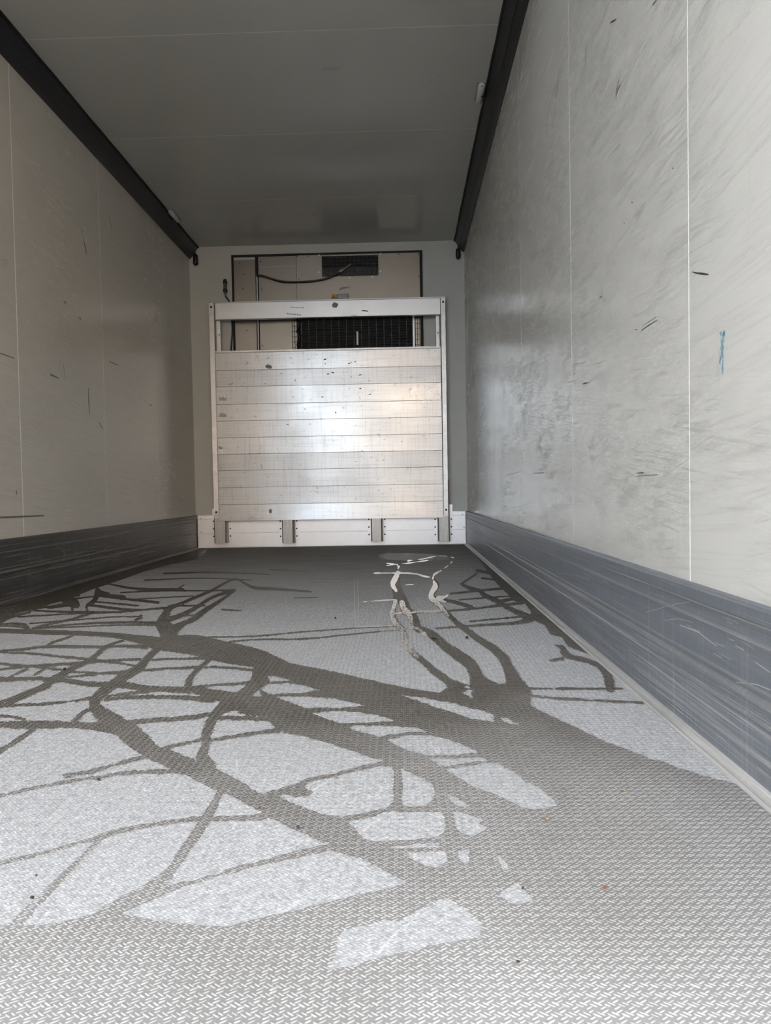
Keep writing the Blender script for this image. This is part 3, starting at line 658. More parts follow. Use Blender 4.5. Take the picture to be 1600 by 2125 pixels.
# coil with wire guard
link_mesh('coil_recess', mk((lx0, D-0.002, UZ0), (lx1, D+0.002, lz1)), M_VOID, un)
for k in range(13):
    z = lz1-0.012-k*0.0215
    link_mesh('coil_row', tube(bmesh.new(), [(lx0+0.045, D-0.012, z), (lx1, D-0.012, z)], 0.0042, 8), M_COIL, un)
g = bmesh.new()
for k in range(16):
    x = lx0+0.035+(lx1-lx0-0.04)*k/15; tube(g, [(x, D-0.022, UZ0), (x, D-0.022, lz1)], 0.0011, 5)
for k in range(13):
    z = lz1-0.016-k*0.0215; tube(g, [(lx0+0.03, D-0.024, z), (lx1, D-0.024, z)], 0.0011, 5)
link_mesh('coil_guard', g, M_WIRE, un)
g = bmesh.new()
for cols, xa, xb in (((607, 612, 616.5), A(606, 690, UY).x, lx0+0.004), ((862, 866.5, 871), lx1-0.004, A(872, 690, UY).x)):
    g = bmesh.new()
    for q in cols: tube(g, [(A(q, 690, UY).x, UY-0.012, UZ0), (A(q, 690, UY).x, UY-0.012, lz1)], 0.0017, 5)
    for k in range(9): tube(g, [(xa, UY-0.013, lz1-0.01-k*0.042), (xb, UY-0.013, lz1-0.01-k*0.042)], 0.0015, 5)
    link_mesh('side_guard', g, M_RIVET, un)
link_mesh('guard_strip', mk((A(856.5, 690, UY).x, UY-0.016, UZ0), (A(860.5, 690, UY).x, UY-0.006, lz1)), M_ALU, un)
bm = mk((A(740, 690, UY).x, D-0.034, A(740, 717, UY).z), (A(743.8, 690, UY).x, D-0.024, A(740, 689, UY).z), 0.001)
link_mesh('retaining_clip', bm, M_SEAM, un)
# crumpled black foil edge left of the coil
e = bmesh.new(); pts = curve([A(617, 662, UY-0.01), A(621, 672, UY-0.016), A(618, 686, UY-0.01), A(622, 700, UY-0.018), A(619, 714, UY-0.012), A(620, 730, UY-0.012)], 5)
tube(e, pts, [0.012+0.004*math.sin(i*1.9) for i in range(len(pts))], 8); link_mesh('foam_edge', e, M_GASKET, un)
for px, py in ((662, 530), (662, 565), (680, 577), (726, 577), (773, 575), (790, 527), (790, 563)):
    p = A(px, py, UY-0.003); link_mesh('bolt', tube(bmesh.new(), [(p.x, UY-0.003, p.z), (p.x, UY-0.009, p.z)], 0.0065, 6), M_BOLT, un)
for px, py in ((497, 546), (507, 569), (504, 600), (541, 543), (543, 600), (512, 686), (545, 717), (828, 528), (868, 527), (869, 574), (617, 532), (620, 580), (640, 532)):
    p = A(px, py, UY); link_mesh('screw', tube(bmesh.new(), [(p.x, UY, p.z), (p.x, UY-0.006, p.z)], 0.0045, 8), M_RIVET, un)
# small warning sticker: yellow triangle field and a grey text field
s0 = A(687, 610.5, UY-0.003); s1 = A(698.5, 621.5, UY-0.003); s2 = A(724, 610, UY-0.003)
st = link_mesh('warning_sticker', mk((s0.x, UY-0.0045, s1.z), (s2.x, UY-0.003, s0.z)), M_GREYLAB, un)
link_mesh('yellow_field', mk((s0.x+0.002, UY-0.0052, s1.z+0.002), (s1.x, UY-0.0045, s0.z-0.002)), M_YEL, st)
bm = bmesh.new(); mx, mz, q = (s0.x+s1.x)/2, (s0.z+s1.z)/2, 0.014
for sc_, yy in ((1.0, UY-0.0056),):
    v_ = [bm.verts.new((mx+dx*q*sc_, y_, mz+dz*q*sc_)) for y_ in (yy, yy+0.0003) for dx, dz in ((-1, -0.8), (1, -0.8), (0, 0.95), (-0.55, -0.52), (0.55, -0.52), (0, 0.45))]
    for i in range(3):
        j = (i+1) % 3; bm.faces.new((v_[i], v_[j], v_[3+j], v_[3+i]))
link_mesh('warning_triangle', bm, M_RIVET, st)
bm = bmesh.new()
for k in range(3): box(bm, (s1.x+0.008, UY-0.0050, s0.z-0.012-0.010*k), (s2.x-0.008-0.015*(k % 2), UY-0.0045, s0.z-0.008-0.010*k))
link_mesh('text_line', bm, M_ALU_D, st)
p = A(712, 599, UY-0.003)
bm = bmesh.new(); vs = [bm.verts.new((p.x+dx, UY-0.0036, p.z+dz)) for dx, dz in ((-0.034, -0.010), (-0.010, -0.012), (0.012, 0.002), (0.060, 0.012), (0.030, 0.013), (-0.006, 0.012), (-0.026, 0.004))]; bm.faces.new(vs)
link_mesh('smudge', bm, M_TAPE, un)

# black cable with a probe hung across the unit
pts = [A(534, 574, UY-0.012), A(536, 571.5, UY-0.018), A(548, 573, UY-0.018), A(580, 583, UY-0.018), A(610, 585, UY-0.018), A(650, 583, UY-0.018), A(680, 577, UY-0.018), A(697, 569, UY-0.02), A(706, 563, UY-0.02)]
cb = link_mesh('sensor_cable', tube(bmesh.new(), curve(pts, 6), 0.0075, 8), M_BLACK, un, True)
link_mesh('probe', tube(bmesh.new(), [A(704, 565, UY-0.02), A(711, 560, UY-0.022), A(712, 559.4, UY-0.022), A(727, 549, UY-0.024), A(730, 547, UY-0.024)], [0.009, 0.009, 0.0055, 0.0055, 0.003], 10), M_ALU_D, cb, True)

# small sensor on the far wall, with its lead going down behind the bulkhead
sn = thing('wall_sensor', A(467, 594, D-0.02), 'small dark cylindrical sensor clipped to the far wall left of the refrigeration unit', 'sensor')
c0 = A(467, 579, D-0.02); c1 = A(467.5, 609, D-0.02); L = c0.z-c1.z; X_, Y_, Z_ = c1.x, D-0.018, c1.z
link_mesh('sensor_body', tube(bmesh.new(), [(X_, Y_, Z_), (X_, Y_, Z_+L*0.06), (X_, Y_, Z_+L*0.94), (X_, Y_, Z_+L)], [0.010, 0.0135, 0.0135, 0.009], 14), plain('sensor_steel', (0.10, 0.10, 0.095), 0.3, 0.5), sn, True)
for t in (0.20, 0.76):
    link_mesh('clip_band', tube(bmesh.new(), [(X_, Y_, Z_+L*(t-0.10)), (X_, Y_, Z_+L*(t-0.08)), (X_, Y_, Z_+L*(t+0.10)), (X_, Y_, Z_+L*(t+0.12))], [0.0140, 0.0168, 0.0168, 0.0140], 14), M_BLACK, sn, True)
    link_mesh('clip_screw', tube(bmesh.new(), [(X_+0.016, Y_-0.003, Z_+L*t), (X_+0.023, Y_-0.004, Z_+L*t)], 0.005, 8), M_BOLT, sn, True)
link_mesh('gland', tube(bmesh.new(), [(X_, Y_, Z_-0.022), (X_, Y_, Z_)], [0.007, 0.009], 12), plain('gland_grey', (0.13, 0.13, 0.13), 0.5), sn, True)
link_mesh('lead', tube(bmesh.new(), curve([(X_, Y_, Z_-0.020), A(472, 620, D-0.016), A(477, 630, D-0.014), A(481, 660, D-0.014), A(482, 690, D-0.014), A(480, 715, D-0.014), A(478, 745, D-0.014)], 6), 0.006, 8), M_BLACK, sn, True)

# ------------------------------------------------------------------ aluminium bulkhead in front of the unit
BY = D-0.115                                    # front plane of the planks
bh = thing('bulkhead', (1.2, BY, 0), 'scuffed aluminium plank bulkhead on four posts in front of the far wall', 'bulkhead')
pxl, pxr = A(448, 900, BY).x, A(917.5, 900, BY).x
SEAM_L = [731.5, 767, 801, 838, 872.5, 908, 941.5, 975.5, 1010.5, 1046.5, 1081]      # plank joints at px 447 / 917
SEAM_R = [723.5, 761, 795.5, 832, 866.5, 901, 936, 970, 1006, 1041, 1075]
zs = [(A(447, a_, BY).z+A(917, c_, BY).z)/2 for a_, c_ in zip(SEAM_L, SEAM_R)]
planks = []
DULL = {1, 6, 7, 8}
for i in range(10):
    z1, z0 = zs[i], zs[i+1]; y = BY + (0.0012 if i in DULL else 0.0)
    planks.append(link_mesh('plank', mk((pxl, y, z0+0.0005), (pxr, BY+0.026, z1-0.0005), 0.0014), M_PLANK_B if i in DULL else M_PLANK_A, bh))
link_mesh('top_rail', mk((pxl, BY-0.005, zs[0]+0.0005), (pxr, BY+0.03, zs[0]+0.016), 0.002), M_ALU, bh)
for i_, (xa, xb, pt, pb) in enumerate(((433.5, 444.5, 629, 1076), (915, 923.5, 618, 1071))):
    py_m = 860
    x0 = A(439.5 if i_ == 0 else 918.2, py_m, BY).x; x1 = A(449.5 if i_ == 0 else 927.3, py_m, BY).x
    zt = A(xa, pt, BY).z; zb = A(xa+10, pb, BY).z
    bm = bmesh.new(); box(bm, (x0, BY-0.010, zb), (x1, BY-0.006, zt), 0.001)
    box(bm, (x0 if i_ == 0 else x1-0.004, BY-0.0065, zb), ((x0+0.004) if i_ == 0 else x1, BY+0.03, zt), 0.001)
    po = link_mesh('post', bm, M_ALU, bh)
    for pz in (zt-0.035, zb+0.05):
        xc = (x0+x1)/2; link_mesh('bolt_head', tube(bmesh.new(), [(xc, BY-0.010, pz), (xc, BY-0.0155, pz), (xc, BY-0.017, pz)], [0.0085, 0.0085, 0.005], 10), M_RIVET, po, True)
# top beam, a box section with a lip
bt0, bt1 = (A(444, 629.5, BY).z+A(917, 618, BY).z)/2, (A(446, 665.5, BY).z+A(913, 652.5, BY).z)/2
bxl, bxr = A(446.5, 645, BY).x, A(914.5, 635, BY).x
bm = bmesh.new(); box(bm, (bxl, BY-0.018, bt1), (bxr, BY+0.03, bt0), 0.006); box(bm, (bxl-0.02, BY-0.014, bt0), (bxr+0.03, BY+0.03, bt0+0.006), 0.001)
beam = link_mesh('top_beam', bm, plain('bright_beam_aluminium', (0.58, 0.60, 0.62), 0.35, 0.8, 0.08, 9), bh)
# inner uprights visible in the gap
for xa, xb in ((449.5, 458.5), (904.5, 912)):
    up = link_mesh('upright', mk((A(xa, 695, BY+0.05).x, BY+0.034, zs[1]), (A(xb, 695, BY+0.05).x, BY+0.062, bt0-0.02), 0.002), M_ALU, bh)
    p = A((xa+xb)/2+1, 695 if xa < 500 else 691, BY+0.034); link_mesh('screw', tube(bmesh.new(), [(p.x, BY+0.034, p.z), (p.x, BY+0.030, p.z)], 0.005, 8), M_RIVET, up)
# four hat-section posts with riveted flanges, standing against the far wall
for (fa, ba, bb, fb) in ((441.6, 446.3, 467.0, 481.0), (580.0, 587.5, 607.0, 619.0), (763.4, 772.2, 791.0, 801.5), (900.9, 911.6, 931.0, 939.7)):
    yf = BY+0.004; yw = BK-0.0005
    xA, xB = A(ba, 1100, yf).x, A(bb, 1100, yf).x; fA, fB = A(fa, 1100, yw).x, A(fb, 1100, yw).x
    zb = A((ba+bb)/2, 1127.0 if ba < 600 else 1123.5, yf).z; zt = zs[10]+0.30
    zb = max(zb, 0.006)
    yc = yf+0.014
    ia, ib = fA+0.030, fB-0.030
    ch = link_mesh('hat_post', prism_z(bmesh.new(), [(xA, yf), (xB, yf), (xB+0.010, yc), (xB+0.010, yw), (xA-0.010, yw), (xA-0.010, yc)], zb, zt), M_ALU_D, bh)
    g = bmesh.new()
    for k in range(7):
        x = xA+(xB-xA)*(k+0.5)/7; box(g, (x-0.0022, yf-0.0022, zb), (x+0.0022, yf+0.001, zs[10]+0.02))
    link_mesh('face_rib', g, M_ALU, ch)
    zfb = zb+0.010
    for (p0, p1) in ((fA, xA-0.009), (xB+0.009, fB)):
        fg = link_mesh('flange', mk((p0, yw-0.004, zfb), (p1, yw, zs[10]+0.10), 0.0008), M_WHITE, bh)
        for k in range(3):
            z = zfb+0.040+0.061*k; xc = p0+0.006 if p0 == fA else p1-0.010
            xc = (p0+0.009) if p0 == fA else (p1-0.011)
            link_mesh('rivet', tube(bmesh.new(), [(xc, yw-0.004, z), (xc, yw-0.0075, z), (xc, yw-0.009, z)], [0.0062, 0.0058, 0.003], 9), M_RIVET, fg, True)

# remains of stickers and scuffs on planks and beam
def scrap(parent, px, py, w, h, y, rot=0.0, mat=M_TAPE, bars=0):
    p = A(px, py, y); bm = bmesh.new(); random.seed(int(px*7+py))
    if bars:
        for k in range(bars):
            x = -w/2+w*(k+0.5)/bars; hh = h*random.uniform(0.6, 1.0)
            box(bm, (x-w/bars*0.32, -0.0005, -h/2), (x+w/bars*0.32, 0.0006, -h/2+hh))
    else:
        n = 9; vs = []
        for k in range(n):
            t = 2*math.pi*k/n; c, s = math.cos(t), math.sin(t); q = max(abs(c), abs(s)); r = random.uniform(0.75, 1.05)
            vs.append((c/q*w/2*r, s/q*h/2*r))
        f = [bm.verts.new((x, -0.0005, z)) for x, z in vs]; b2 = [bm.verts.new((x, 0.0006, z)) for x, z in vs]
        bm.faces.new(f); bm.faces.new(b2[::-1])
        for k in range(n): bm.faces.new((f[k], b2[k], b2[(k+1) % n], f[(k+1) % n]))
        bmesh.ops.recalc_face_normals(bm, faces=bm.faces[:])
    bmesh.ops.transform(bm, matrix=Matrix.Translation((p.x, y-0.0006, p.z)) @ Matrix.Rotation(rot, 4, 'Y'), verts=bm.verts[:])
    return link_mesh('sticker_scrap', bm, mat, parent)
def plank_at(py): return planks[max(0, min(9, sum(1 for s in SEAM_L if s <= py)-1))]
scrap(planks[0], 557, 761, 0.055, 0.035, BY, 0.2)
scrap(planks[2], 462, 827, 0.060, 0.035, BY, 0.05, bars=9); scrap(planks[3], 463, 861, 0.058, 0.034, BY, 0.08, bars=8); scrap(planks[5], 458, 928, 0.036, 0.030, BY, 0.5, bars=3)
scrap(planks[9], 561, 1061, 0.026, 0.034, BY, 0); scrap(planks[6], 543, 968, 0.020, 0.05, BY+0.001, -0.35, M_ALU_D)
scrap(beam, 695, 633, 0.050, 0.045, BY-0.018, 0.3); scrap(beam, 757, 645, 0.055, 0.010, BY-0.018, 0.15, M_SCUFF)
for px, py, w, h, r in ((617, 638, 0.11, 0.008, 0.06), (610, 652, 0.12, 0.012, 0.12), (735, 655, 0.05, 0.014, -0.05)): scrap(beam, px, py, w, h, BY-0.018, r, M_TAPE, bars=6)
random.seed(22)
for k in range(170):                              # black scuffs clustered in the middle of the upper planks
    py = 735+abs(random.gauss(0, 1))*62; px = 690+random.gauss(0, 1)*(48 if py < 860 else 90)
    if not (455 < px < 910 and 733 < py < 1060): continue
    pk = plank_at(py+2); i = planks.index(pk)
    if min(abs(py-s) for s in SEAM_L) < 4 or min(abs(py-s) for s in SEAM_R) < 4: continue
    scrap(pk, px, py, random.uniform(0.006, 0.026), random.uniform(0.004, 0.011), BY+(0.0012 if i in DULL else 0), random.uniform(-0.5, 0.5), M_SCUFF if random.random() < 0.45 else M_TAPE)

# ------------------------------------------------------------------ small things
def stopper(px, py0, py1, pxc, pyc, label):
    a = A(px, py0, D-0.03); c = A(px, py1, D-0.03); t = thing('cord_stopper', (a.x, D-0.03, c.z), label, 'stopper', 'black stoppers hanging in the upper corners')
    r = 0.019; L = a.z-c.z; n = 6; pts = []; rr = []
    for k in range(n+1):
        q = math.pi/2*k/n; pts.append((a.x, D-0.03, c.z+r-r*math.cos(q))); rr.append(max(0.001, r*math.sin(q)))
    for k in range(n+1):
        q = math.pi/2*k/n; pts.append((a.x, D-0.03, a.z-r+r*math.sin(q))); rr.append(max(0.001, r*math.cos(q)))
    link_mesh('stopper_body', tube(bmesh.new(), pts, rr, 14), M_BLACK, t, True)
    e = A(pxc, pyc, D-0.03)
    link_mesh('cord', tube(bmesh.new(), [(a.x, D-0.03, a.z-0.004), (e.x, D-0.03, max(e.z, H-0.075))], 0.004, 8), M_BLACK, t, True)
    for zz in (c.z+0.012, a.z-0.014):
        link_mesh('end_screw', tube(bmesh.new(), [(a.x, D-0.047, zz), (a.x, D-0.0505, zz)], 0.004, 8), M_RIVET, t, True)
stopper(405.3, 526.5, 551, 404, 513, 'black capsule-shaped stopper hanging on a cord in the upper left corner')
stopper(950.5, 515, 538, 950, 503, 'black capsule-shaped stopper hanging on a cord in the upper right corner')

def lamp(pa, pb, side, label, hide):
    a = at(*pa, z=H-0.012); b_ = at(*pb, z=H-0.012); y0, y1 = sorted((a.y, b_.y)); x = (a.x+b_.x)/2
    t = thing('marker_lamp', (x, (y0+y1)/2, H), label, 'lamp')
    link_mesh('lamp_base', mk((x-0.020, y0, H-0.008), (x+0.020, y1, H-0.0005), 0.003), M_TAPE, t)
    bm = bmesh.new(); n = 10; r = 0.017; yy0, yy1 = y0+0.016, y1-0.016
    pts = [(x, yy0-0.012, H-0.014), (x, yy0-0.006, H-0.014), (x, yy0, H-0.014), (x, yy1, H-0.014), (x, yy1+0.006, H-0.014), (x, yy1+0.012, H-0.014)]
    tube(bm, pts, [0.006, 0.013, r, r, 0.013, 0.006], 14); link_mesh('lens', bm, M_LENS, t, True)
    for yy in (y0+0.010, y1-0.010): link_mesh('screw', tube(bmesh.new(), [(x, yy, H-0.020), (x, yy, H-0.025)], 0.005, 8), M_RIVET, t)
    cx = x + side*0.020
    link_mesh('cable_tail', tube(bmesh.new(), curve([(x+side*0.004, (y0+y1)/2, H-0.024), (x+side*0.016, (y0+y1)/2+0.01, H-0.030), (cx+side*0.01, (y0+y1)/2+0.03, H-0.016)], 5), 0.006, 8), M_BLACK, t, True)
lamp((1000, 172), (993, 212), 1, 'small cloudy plastic lamp on the ceiling beside the right cove strip', 0)
lamp((351, 437), (372, 459), -1, 'small cloudy plastic lamp on the ceiling beside the left cove strip', 0)

# scuffs and marker strokes on the walls, a hair proud of the panels
def marks(name, parent, plane, strokes, mat):
    bm = bmesh.new(); (ax, v) = plane; s = -1 if v > 1 else 1; off = 0.0006*s
    for st_ in strokes:
        q = [at(px, py, **{ax: v}) for px, py, _ in st_]; r = [a_[2] for a_ in st_]; rows = []
        for i, p in enumerate(q):
            d = (q[min(i+1, len(q)-1)]-q[max(i-1, 0)]); d = d.normalized() if d.length > 0 else Vector((0, 1, 0))
            nrm = Vector((0, -d.z, d.y)) if ax == 'x' else Vector((-d.y, d.x, 0)); w = nrm*r[i]
            o_ = Vector((off, 0, 0)) if ax == 'x' else Vector((0, 0, -0.0006 if v > 1 else 0.0002))
            rows.append((bm.verts.new(p+w+o_), bm.verts.new(p-w+o_)))
        for (a, b2), (c, d2) in zip(rows, rows[1:]): bm.faces.new((a, b2, d2, c))
    o = link_mesh(name, bm, mat, parent); tag(o, kind='stuff'); return o
mm = 0.001
marks('scuff_mark', wr, ('x', W), [
 [(1437, 564, .6*mm), (1446, 566.5, 1.0*mm), (1458, 568, 1.8*mm), (1471, 569.5, 1.0*mm)],
 [(1331, 686, .8*mm), (1347, 675, 1.0*mm), (1364, 664, .6*mm)], [(1334, 676, .4*mm), (1363, 657, .5*mm)], [(1319, 684, 1*mm), (1323, 684, 1*mm)],
 [(1210, 797, 1.2*mm), (1215, 795, 2.2*mm), (1220, 794, 1.0*mm)], [(1244, 618, 1.0*mm), (1249, 615, 1.8*mm)], [(1295, 461, 1.4*mm), (1297, 465, .8*mm)], [(1311, 419, 1.5*mm), (1313, 421, 1.5*mm)], [(1396, 348, 1.0*mm), (1398, 350, 1.0*mm)],
 [(1321, 982, .8*mm), (1336, 981, 1.2*mm)], [(1321, 988, .5*mm), (1364, 985, .6*mm)], [(1108, 982, 1.2*mm), (1128, 981, 1.4*mm)], [(1129, 823, .8*mm), (1129, 846, 1.6*mm), (1129, 850, 2.5*mm)], [(1120, 896, 1.2*mm), (1121, 913, 3*mm), (1122, 924, 1*mm)],
 [(1288, 175, 1.0*mm), (1283, 155+30, 1.6*mm), (1278, 200, .8*mm)], [(1215, 85, .8*mm), (1216, 112, 1.4*mm), (1216, 137, .8*mm)], [(1260, 160, 1*mm)]*2, [(1267, 47, 2*mm), (1279, 40, 1.4*mm)], [(1355, 10, 1.4*mm), (1363, 0, 1*mm)], [(1286, 160, .9*mm), (1279, 190, 1.8*mm), (1279, 202, .8*mm)],
 [(1160, 140, .8*mm), (1155, 206, 1.6*mm)], [(1083, 90, 2*mm), (1078, 165, 2*mm)], [(1298, 1180-190, .3*mm), (1299, 1000, .3*mm)]], M_SCUFF)
random.seed(9)
dabs = []
for k in range(70):
    y = 690+random.random()*82; x = 1499+(y-730)*-0.03+random.gauss(0, 2.8); L_ = random.uniform(2, 7); w_ = random.uniform(0.3, 1.3)*mm
    dabs.append([(x, y-L_, w_*0.5), (x+random.uniform(-0.8, 0.8), y, w_), (x, y+L_, w_*0.4)])
marks('chalk_stroke', wr, ('x', W), dabs, M_BLUE)
marks('scuff_mark', wl, ('x', 0.0), [
 [(132, 625, 4*mm), (137, 630, 5*mm)], [(163, 658, 3*mm), (168, 663, 4*mm)], [(226, 750, 3*mm), (245, 758, 3*mm)], [(174, 0+500, 2*mm), (180, 525, 3*mm)], [(225, 445, 2*mm), (233, 480, 3*mm)], [(169, 475, 2*mm), (179, 530, 3*mm)],
 [(0, 1074, 4*mm), (48, 1072, 4*mm), (92, 1070, 3*mm)], [(104, 777, 5*mm), (122, 785, 3*mm)], [(183, 805, 3*mm), (184, 835, 6*mm), (186, 860, 3*mm)], [(0, 733, 3*mm), (30, 744, 2*mm)], [(205, 876, 3*mm), (213, 890, 4*mm)], [(321, 658, 3*mm), (326, 668, 4*mm)], [(311, 840, 5*mm), (314, 842, 5*mm)], [(34, 1018, 4*mm), (34, 1026, 4*mm)]],
 plain('grey_scuff', (0.16, 0.15, 0.14), 0.7, 0, 0.4, 120))
marks('marker_scribble', wl, ('x', 0.0), [[(3+4*k, 538, 1.5*mm), (6+4*k, 546, 1.8*mm), (5+4*k, 556, 1.5*mm)] for k in range(3)], M_GREEN_D)
marks('chalk_stroke', wl, ('x', 0.0), [[(124, 748, 3*mm), (124, 768, 3*mm)], [(131, 752, 4*mm), (133, 770, 5*mm), (135, 786, 3*mm)]], M_BLUE_D)
marks('faint_print', ce, ('z', H), [[(669+4.5*k, 147-(k % 2), 1.4*mm), (670+4.5*k, 140-(k % 3), 1.4*mm)] for k in range(8)] + [[(649+4*k, 443, 3*mm), (650+4*k, 448, 3*mm)] for k in range(2)] + [[(905, 158, 2*mm), (911, 156, 2*mm)], [(889, 170, 2*mm), (896, 168, 2*mm)]], plain('grey_print_ceiling', (0.24, 0.23, 0.21), 0.7))

# scratches: bare metal lines in the kick rails and on the floor
def jag(a, b_, n, amp, r):
    out = []
    for k in range(n+1):
        t = k/n; out.append((a[0]+(b_[0]-a[0])*t+random.gauss(0, amp), a[1]+(b_[1]-a[1])*t+random.gauss(0, amp*0.5), r*(0.4+math.sin(math.pi*min(max(t, 0.05), 0.95)))))
    return out
random.seed(31)
M_SCR = plain('bare_scratch', (0.52, 0.50, 0.47), 0.45, 0.3, 0.2, 90)
kr = bpy.data.objects['baseboard_right']; kl = bpy.data.objects['baseboard_left']
q = [[(1482, 1239, .4*mm), (1520, 1247, .7*mm), (1545, 1258, .7*mm), (1567, 1277, .5*mm)], [(1451, 1240, .5*mm), (1456, 1233, .5*mm), (1461, 1230, .4*mm)], [(1340, 1271, .4*mm), (1375, 1261, .5*mm), (1405, 1253, .5*mm), (1432, 1249, .4*mm)],
 [(1378, 1287, .4*mm), (1410, 1284, .5*mm), (1440, 1292, .4*mm)], [(1412, 1297, .8*mm), (1450, 1312, 1.0*mm), (1488, 1341, .7*mm)], [(1527, 1340, .7*mm), (1545, 1349, .8*mm)], [(1567, 1373, .5*mm), (1582, 1384, .8*mm), (1600, 1396, .6*mm)], [(1528, 1416, .5*mm), (1570, 1420, .7*mm), (1600, 1432, .6*mm)],
 [(1481, 1355, .5*mm), (1500, 1366, .5*mm)], [(1249, 1204, .8*mm), (1262, 1210, .6*mm)], [(1154, 1189, .5*mm), (1190, 1193, .5*mm), (1225, 1203, .5*mm)]]
for k in range(60):
    x = 1030+random.random()*560; t = (x-968)/632.0; yt, yb = 1066+t*196, 1131+t*515; f_ = random.choice([random.uniform(0.12, 0.5), random.uniform(0.45, 0.95)]); y = yt+(yb-yt)*f_
    sl = 0.31+(0.82-0.31)*f_+random.gauss(0, 0.05); L_ = random.uniform(6, 34)*(0.4+t); q.append(jag((x, y), (x+L_, y+L_*sl), 4, 0.4, random.uniform(0.12, 0.4)*mm))
marks('scratch', kr, ('x', W-0.0150), q, M_SCR)
q = []
for k in range(46):
    x = random.random()*395; t = x/410.0; yt, yb = 1121-49*t, 1252-114*t; f_ = random.choice([random.uniform(0.12, 0.5), random.uniform(0.45, 0.92)]); y = yt+(yb-yt)*f_
    sl = -(0.12+(0.275-0.12)*f_)+random.gauss(0, 0.03); L_ = random.uniform(8, 60)*(1.1-0.6*t); q.append(jag((x, y), (x+L_, y+L_*sl), 4, 0.4, random.uniform(0.4, 1.1)*mm))
q += [[(125, 1136, 1*mm), (132, 1146, 2*mm), (138, 1155, 1*mm)], [(128, 1154, 1*mm), (150, 1150, 1.2*mm), (180, 1143, 1*mm)], [(150, 1165, 1*mm), (200, 1160, 2*mm), (250, 1153, 2*mm)], [(288, 1150, 2*mm), (305, 1146, 3*mm), (320, 1144, 2*mm)]]
marks('scratch', kl, ('x', 0.0150), q, plain('bare_scratch_left', (0.30, 0.29, 0.27), 0.5, 0.3, 0.2, 90))
q = [jag((735, 1200), (738, 1302), 5, 0.5, 1.1*mm), jag((742, 1200), (745, 1318), 5, 0.5, 1.1*mm), jag((783, 1300), (800, 1240), 5, 0.6, .8*mm), jag((410, 1320), (505, 1270), 5, 0.5, .8*mm)]
for k in range(110):
    y = 1175+random.random()**1.3*250; x = random.uniform(430, 1020)+(y-1150)*random.uniform(-0.4, 0.3); sc = (y-1040)/300.0; an = random.choice([1.35, 1.75, 0.4, 0.15, -0.1, 2.6])+random.gauss(0, 0.15); L_ = random.uniform(12, 60)*sc
    q.append(jag((x, y), (x+L_*math.cos(an), y-L_*0.55*math.sin(an)), 4, 0.6, random.uniform(0.25, 0.7)*mm))
marks('scratch', fl, ('z', 0.0), q, plain('light_floor_scratch', (0.66, 0.65, 0.63), 0.55, 0.1, 0.2, 90))

# crumbs on the floor
def crumb(name, px, py, size, col, label, cat, flat=0.35, group=None):
    p = at(px, py, z=0.0); bm = bmesh.new(); random.seed(int(px+py))
    bmesh.ops.create_icosphere(bm, subdivisions=2, radius=1.0)
    for v in bm.verts:
        k = 1+random.uniform(-0.22, 0.22); v.co = Vector((v.co.x*size*k*1.25, v.co.y*size*k*0.8, v.co.z*size*flat*k))
    bmesh.ops.rotate(bm, matrix=Matrix.Rotation(random.uniform(0, 3), 3, 'Z'), verts=bm.verts[:])
    zmin = min(v.co.z for v in bm.verts)
    bmesh.ops.translate(bm, vec=(p.x, p.y, 0.0012-zmin), verts=bm.verts[:])
    o = link_mesh(name, bm, plain(name+'_matter', col, 0.8, 0, 0.3, 300), None, True); tag(o, label, cat, group)
def leaf(name, px, py, size, col, label):
    p = at(px, py, z=0.0); bm = bmesh.new(); random.seed(int(px+py)); ang = random.uniform(0, 3)
    n = 6; top = []
    for k in range(n+1):
        t = k/n; w = size*0.42*math.sin(math.pi*t)**0.8*(1+random.uniform(-0.15, 0.15)); z = 0.0016+0.0018*math.sin(math.pi*t)
        top.append((bm.verts.new(((t-0.5)*2*size, w, z+0.0008)), bm.verts.new(((t-0.5)*2*size, 0, z)), bm.verts.new(((t-0.5)*2*size, -w, z+0.0008))))
    for a_, c_ in zip(top, top[1:]):
        bm.faces.new((a_[0], a_[1], c_[1], c_[0])); bm.faces.new((a_[1], a_[2], c_[2], c_[1]))
    bmesh.ops.solidify(bm, geom=bm.faces[:], thickness=0.0004)
    bmesh.ops.transform(bm, matrix=Matrix.Translation((p.x, p.y, 0)) @ Matrix.Rotation(ang, 4, 'Z'), verts=bm.verts[:])
    o = link_mesh(name, bm, plain(name+'_tissue', col, 0.6, 0, 0.3, 300), None, False); tag(o, label, 'leaf')
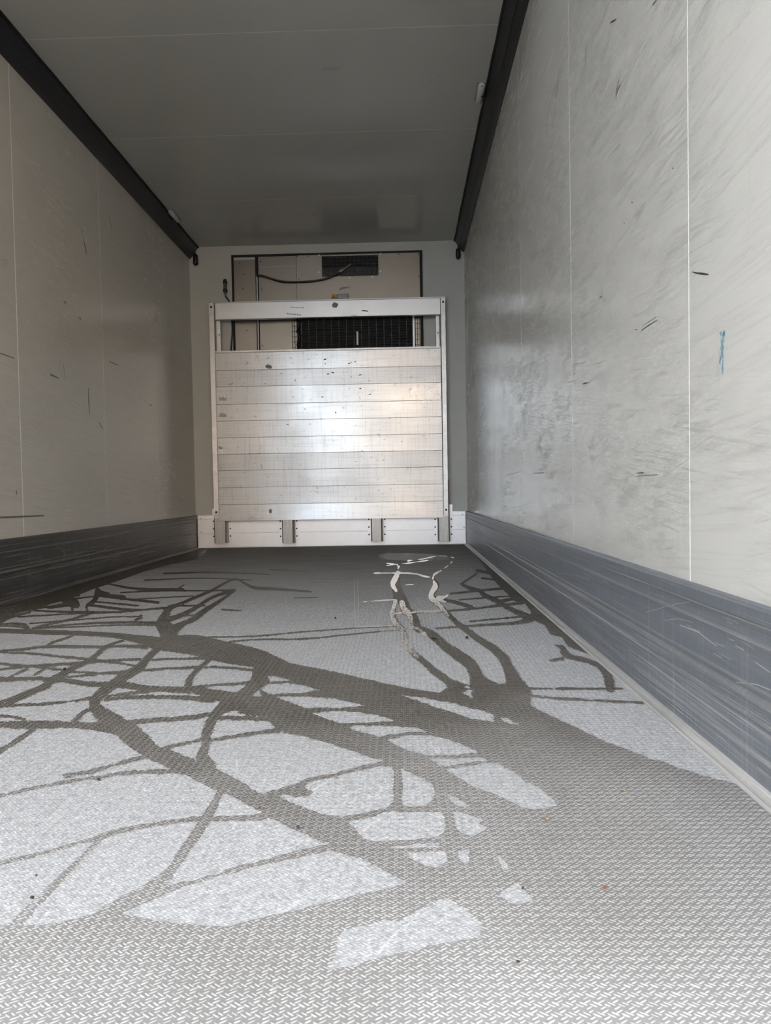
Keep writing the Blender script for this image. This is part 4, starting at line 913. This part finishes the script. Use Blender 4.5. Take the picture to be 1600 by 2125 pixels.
leaf('leaf_fragment', 1133, 1703, 0.0055, (0.62, 0.46, 0.16), 'yellowish leaf crumb on the wet floor right of the longest pale dry patch')
leaf('leaf_fragment', 1293, 1644, 0.0060, (0.60, 0.52, 0.25), 'pale yellow leaf crumb on the wet floor towards the right rail')
leaf('leaf_fragment', 1256, 1848, 0.0042, (0.45, 0.13, 0.05), 'reddish brown leaf crumb alone on the wide wet floor at lower right')
leaf('leaf_fragment', 539, 1680, 0.0045, (0.28, 0.10, 0.06), 'dark red leaf crumb where a thin wet branch leaves the main trail')
leaf('leaf_fragment', 697, 1616, 0.0065, (0.55, 0.42, 0.36), 'pale pinkish curled leaf crumb on the dry patch under a wavy wet branch')
leaf('leaf_fragment', 900, 1327, 0.014, (0.06, 0.045, 0.03), 'dark brown leaf lying in the middle rivulet')
crumb('pebble', 67, 1867, 0.0021, (0.02, 0.02, 0.02), 'black pebble beside a thin wet branch at lower left', 'pebble', 0.8)
crumb('pebble', 76, 1820, 0.0014, (0.03, 0.03, 0.03), 'tiny dark pebble on the dry patch above the black pebble at lower left', 'pebble', 0.8)
crumb('pebble', 1085, 1847, 0.0015, (0.03, 0.03, 0.03), 'dark pebble on the small dry spot at lower centre', 'pebble', 0.8)
crumb('pebble', 205, 1621, 0.0028, (0.03, 0.03, 0.03), 'dark pebble below a long thin wet line at left', 'pebble', 0.7)
crumb('pebble', 969, 1326, 0.0048, (0.02, 0.02, 0.02), 'black pebble on the dry floor between the middle and right rivulets', 'pebble', 0.8)
crumb('pebble', 1075, 2000, 0.0014, (0.05, 0.03, 0.03), 'dark pebble on the wet floor near the bottom edge right of centre', 'pebble', 0.8)
crumb('pebble', 696, 1285, 0.0042, (0.03, 0.03, 0.03), 'black pebble on the dry floor left of the rivulets', 'pebble', 0.8)
crumb('pebble', 618, 1721, 0.0026, (0.05, 0.05, 0.05), 'dark pebble on the edge of the main wet trail at lower centre', 'pebble', 0.8)
crumb('pebble', 134, 1391, 0.0055, (0.02, 0.018, 0.016), 'blackish lump on a wet branch near the left edge', 'pebble', 0.5)
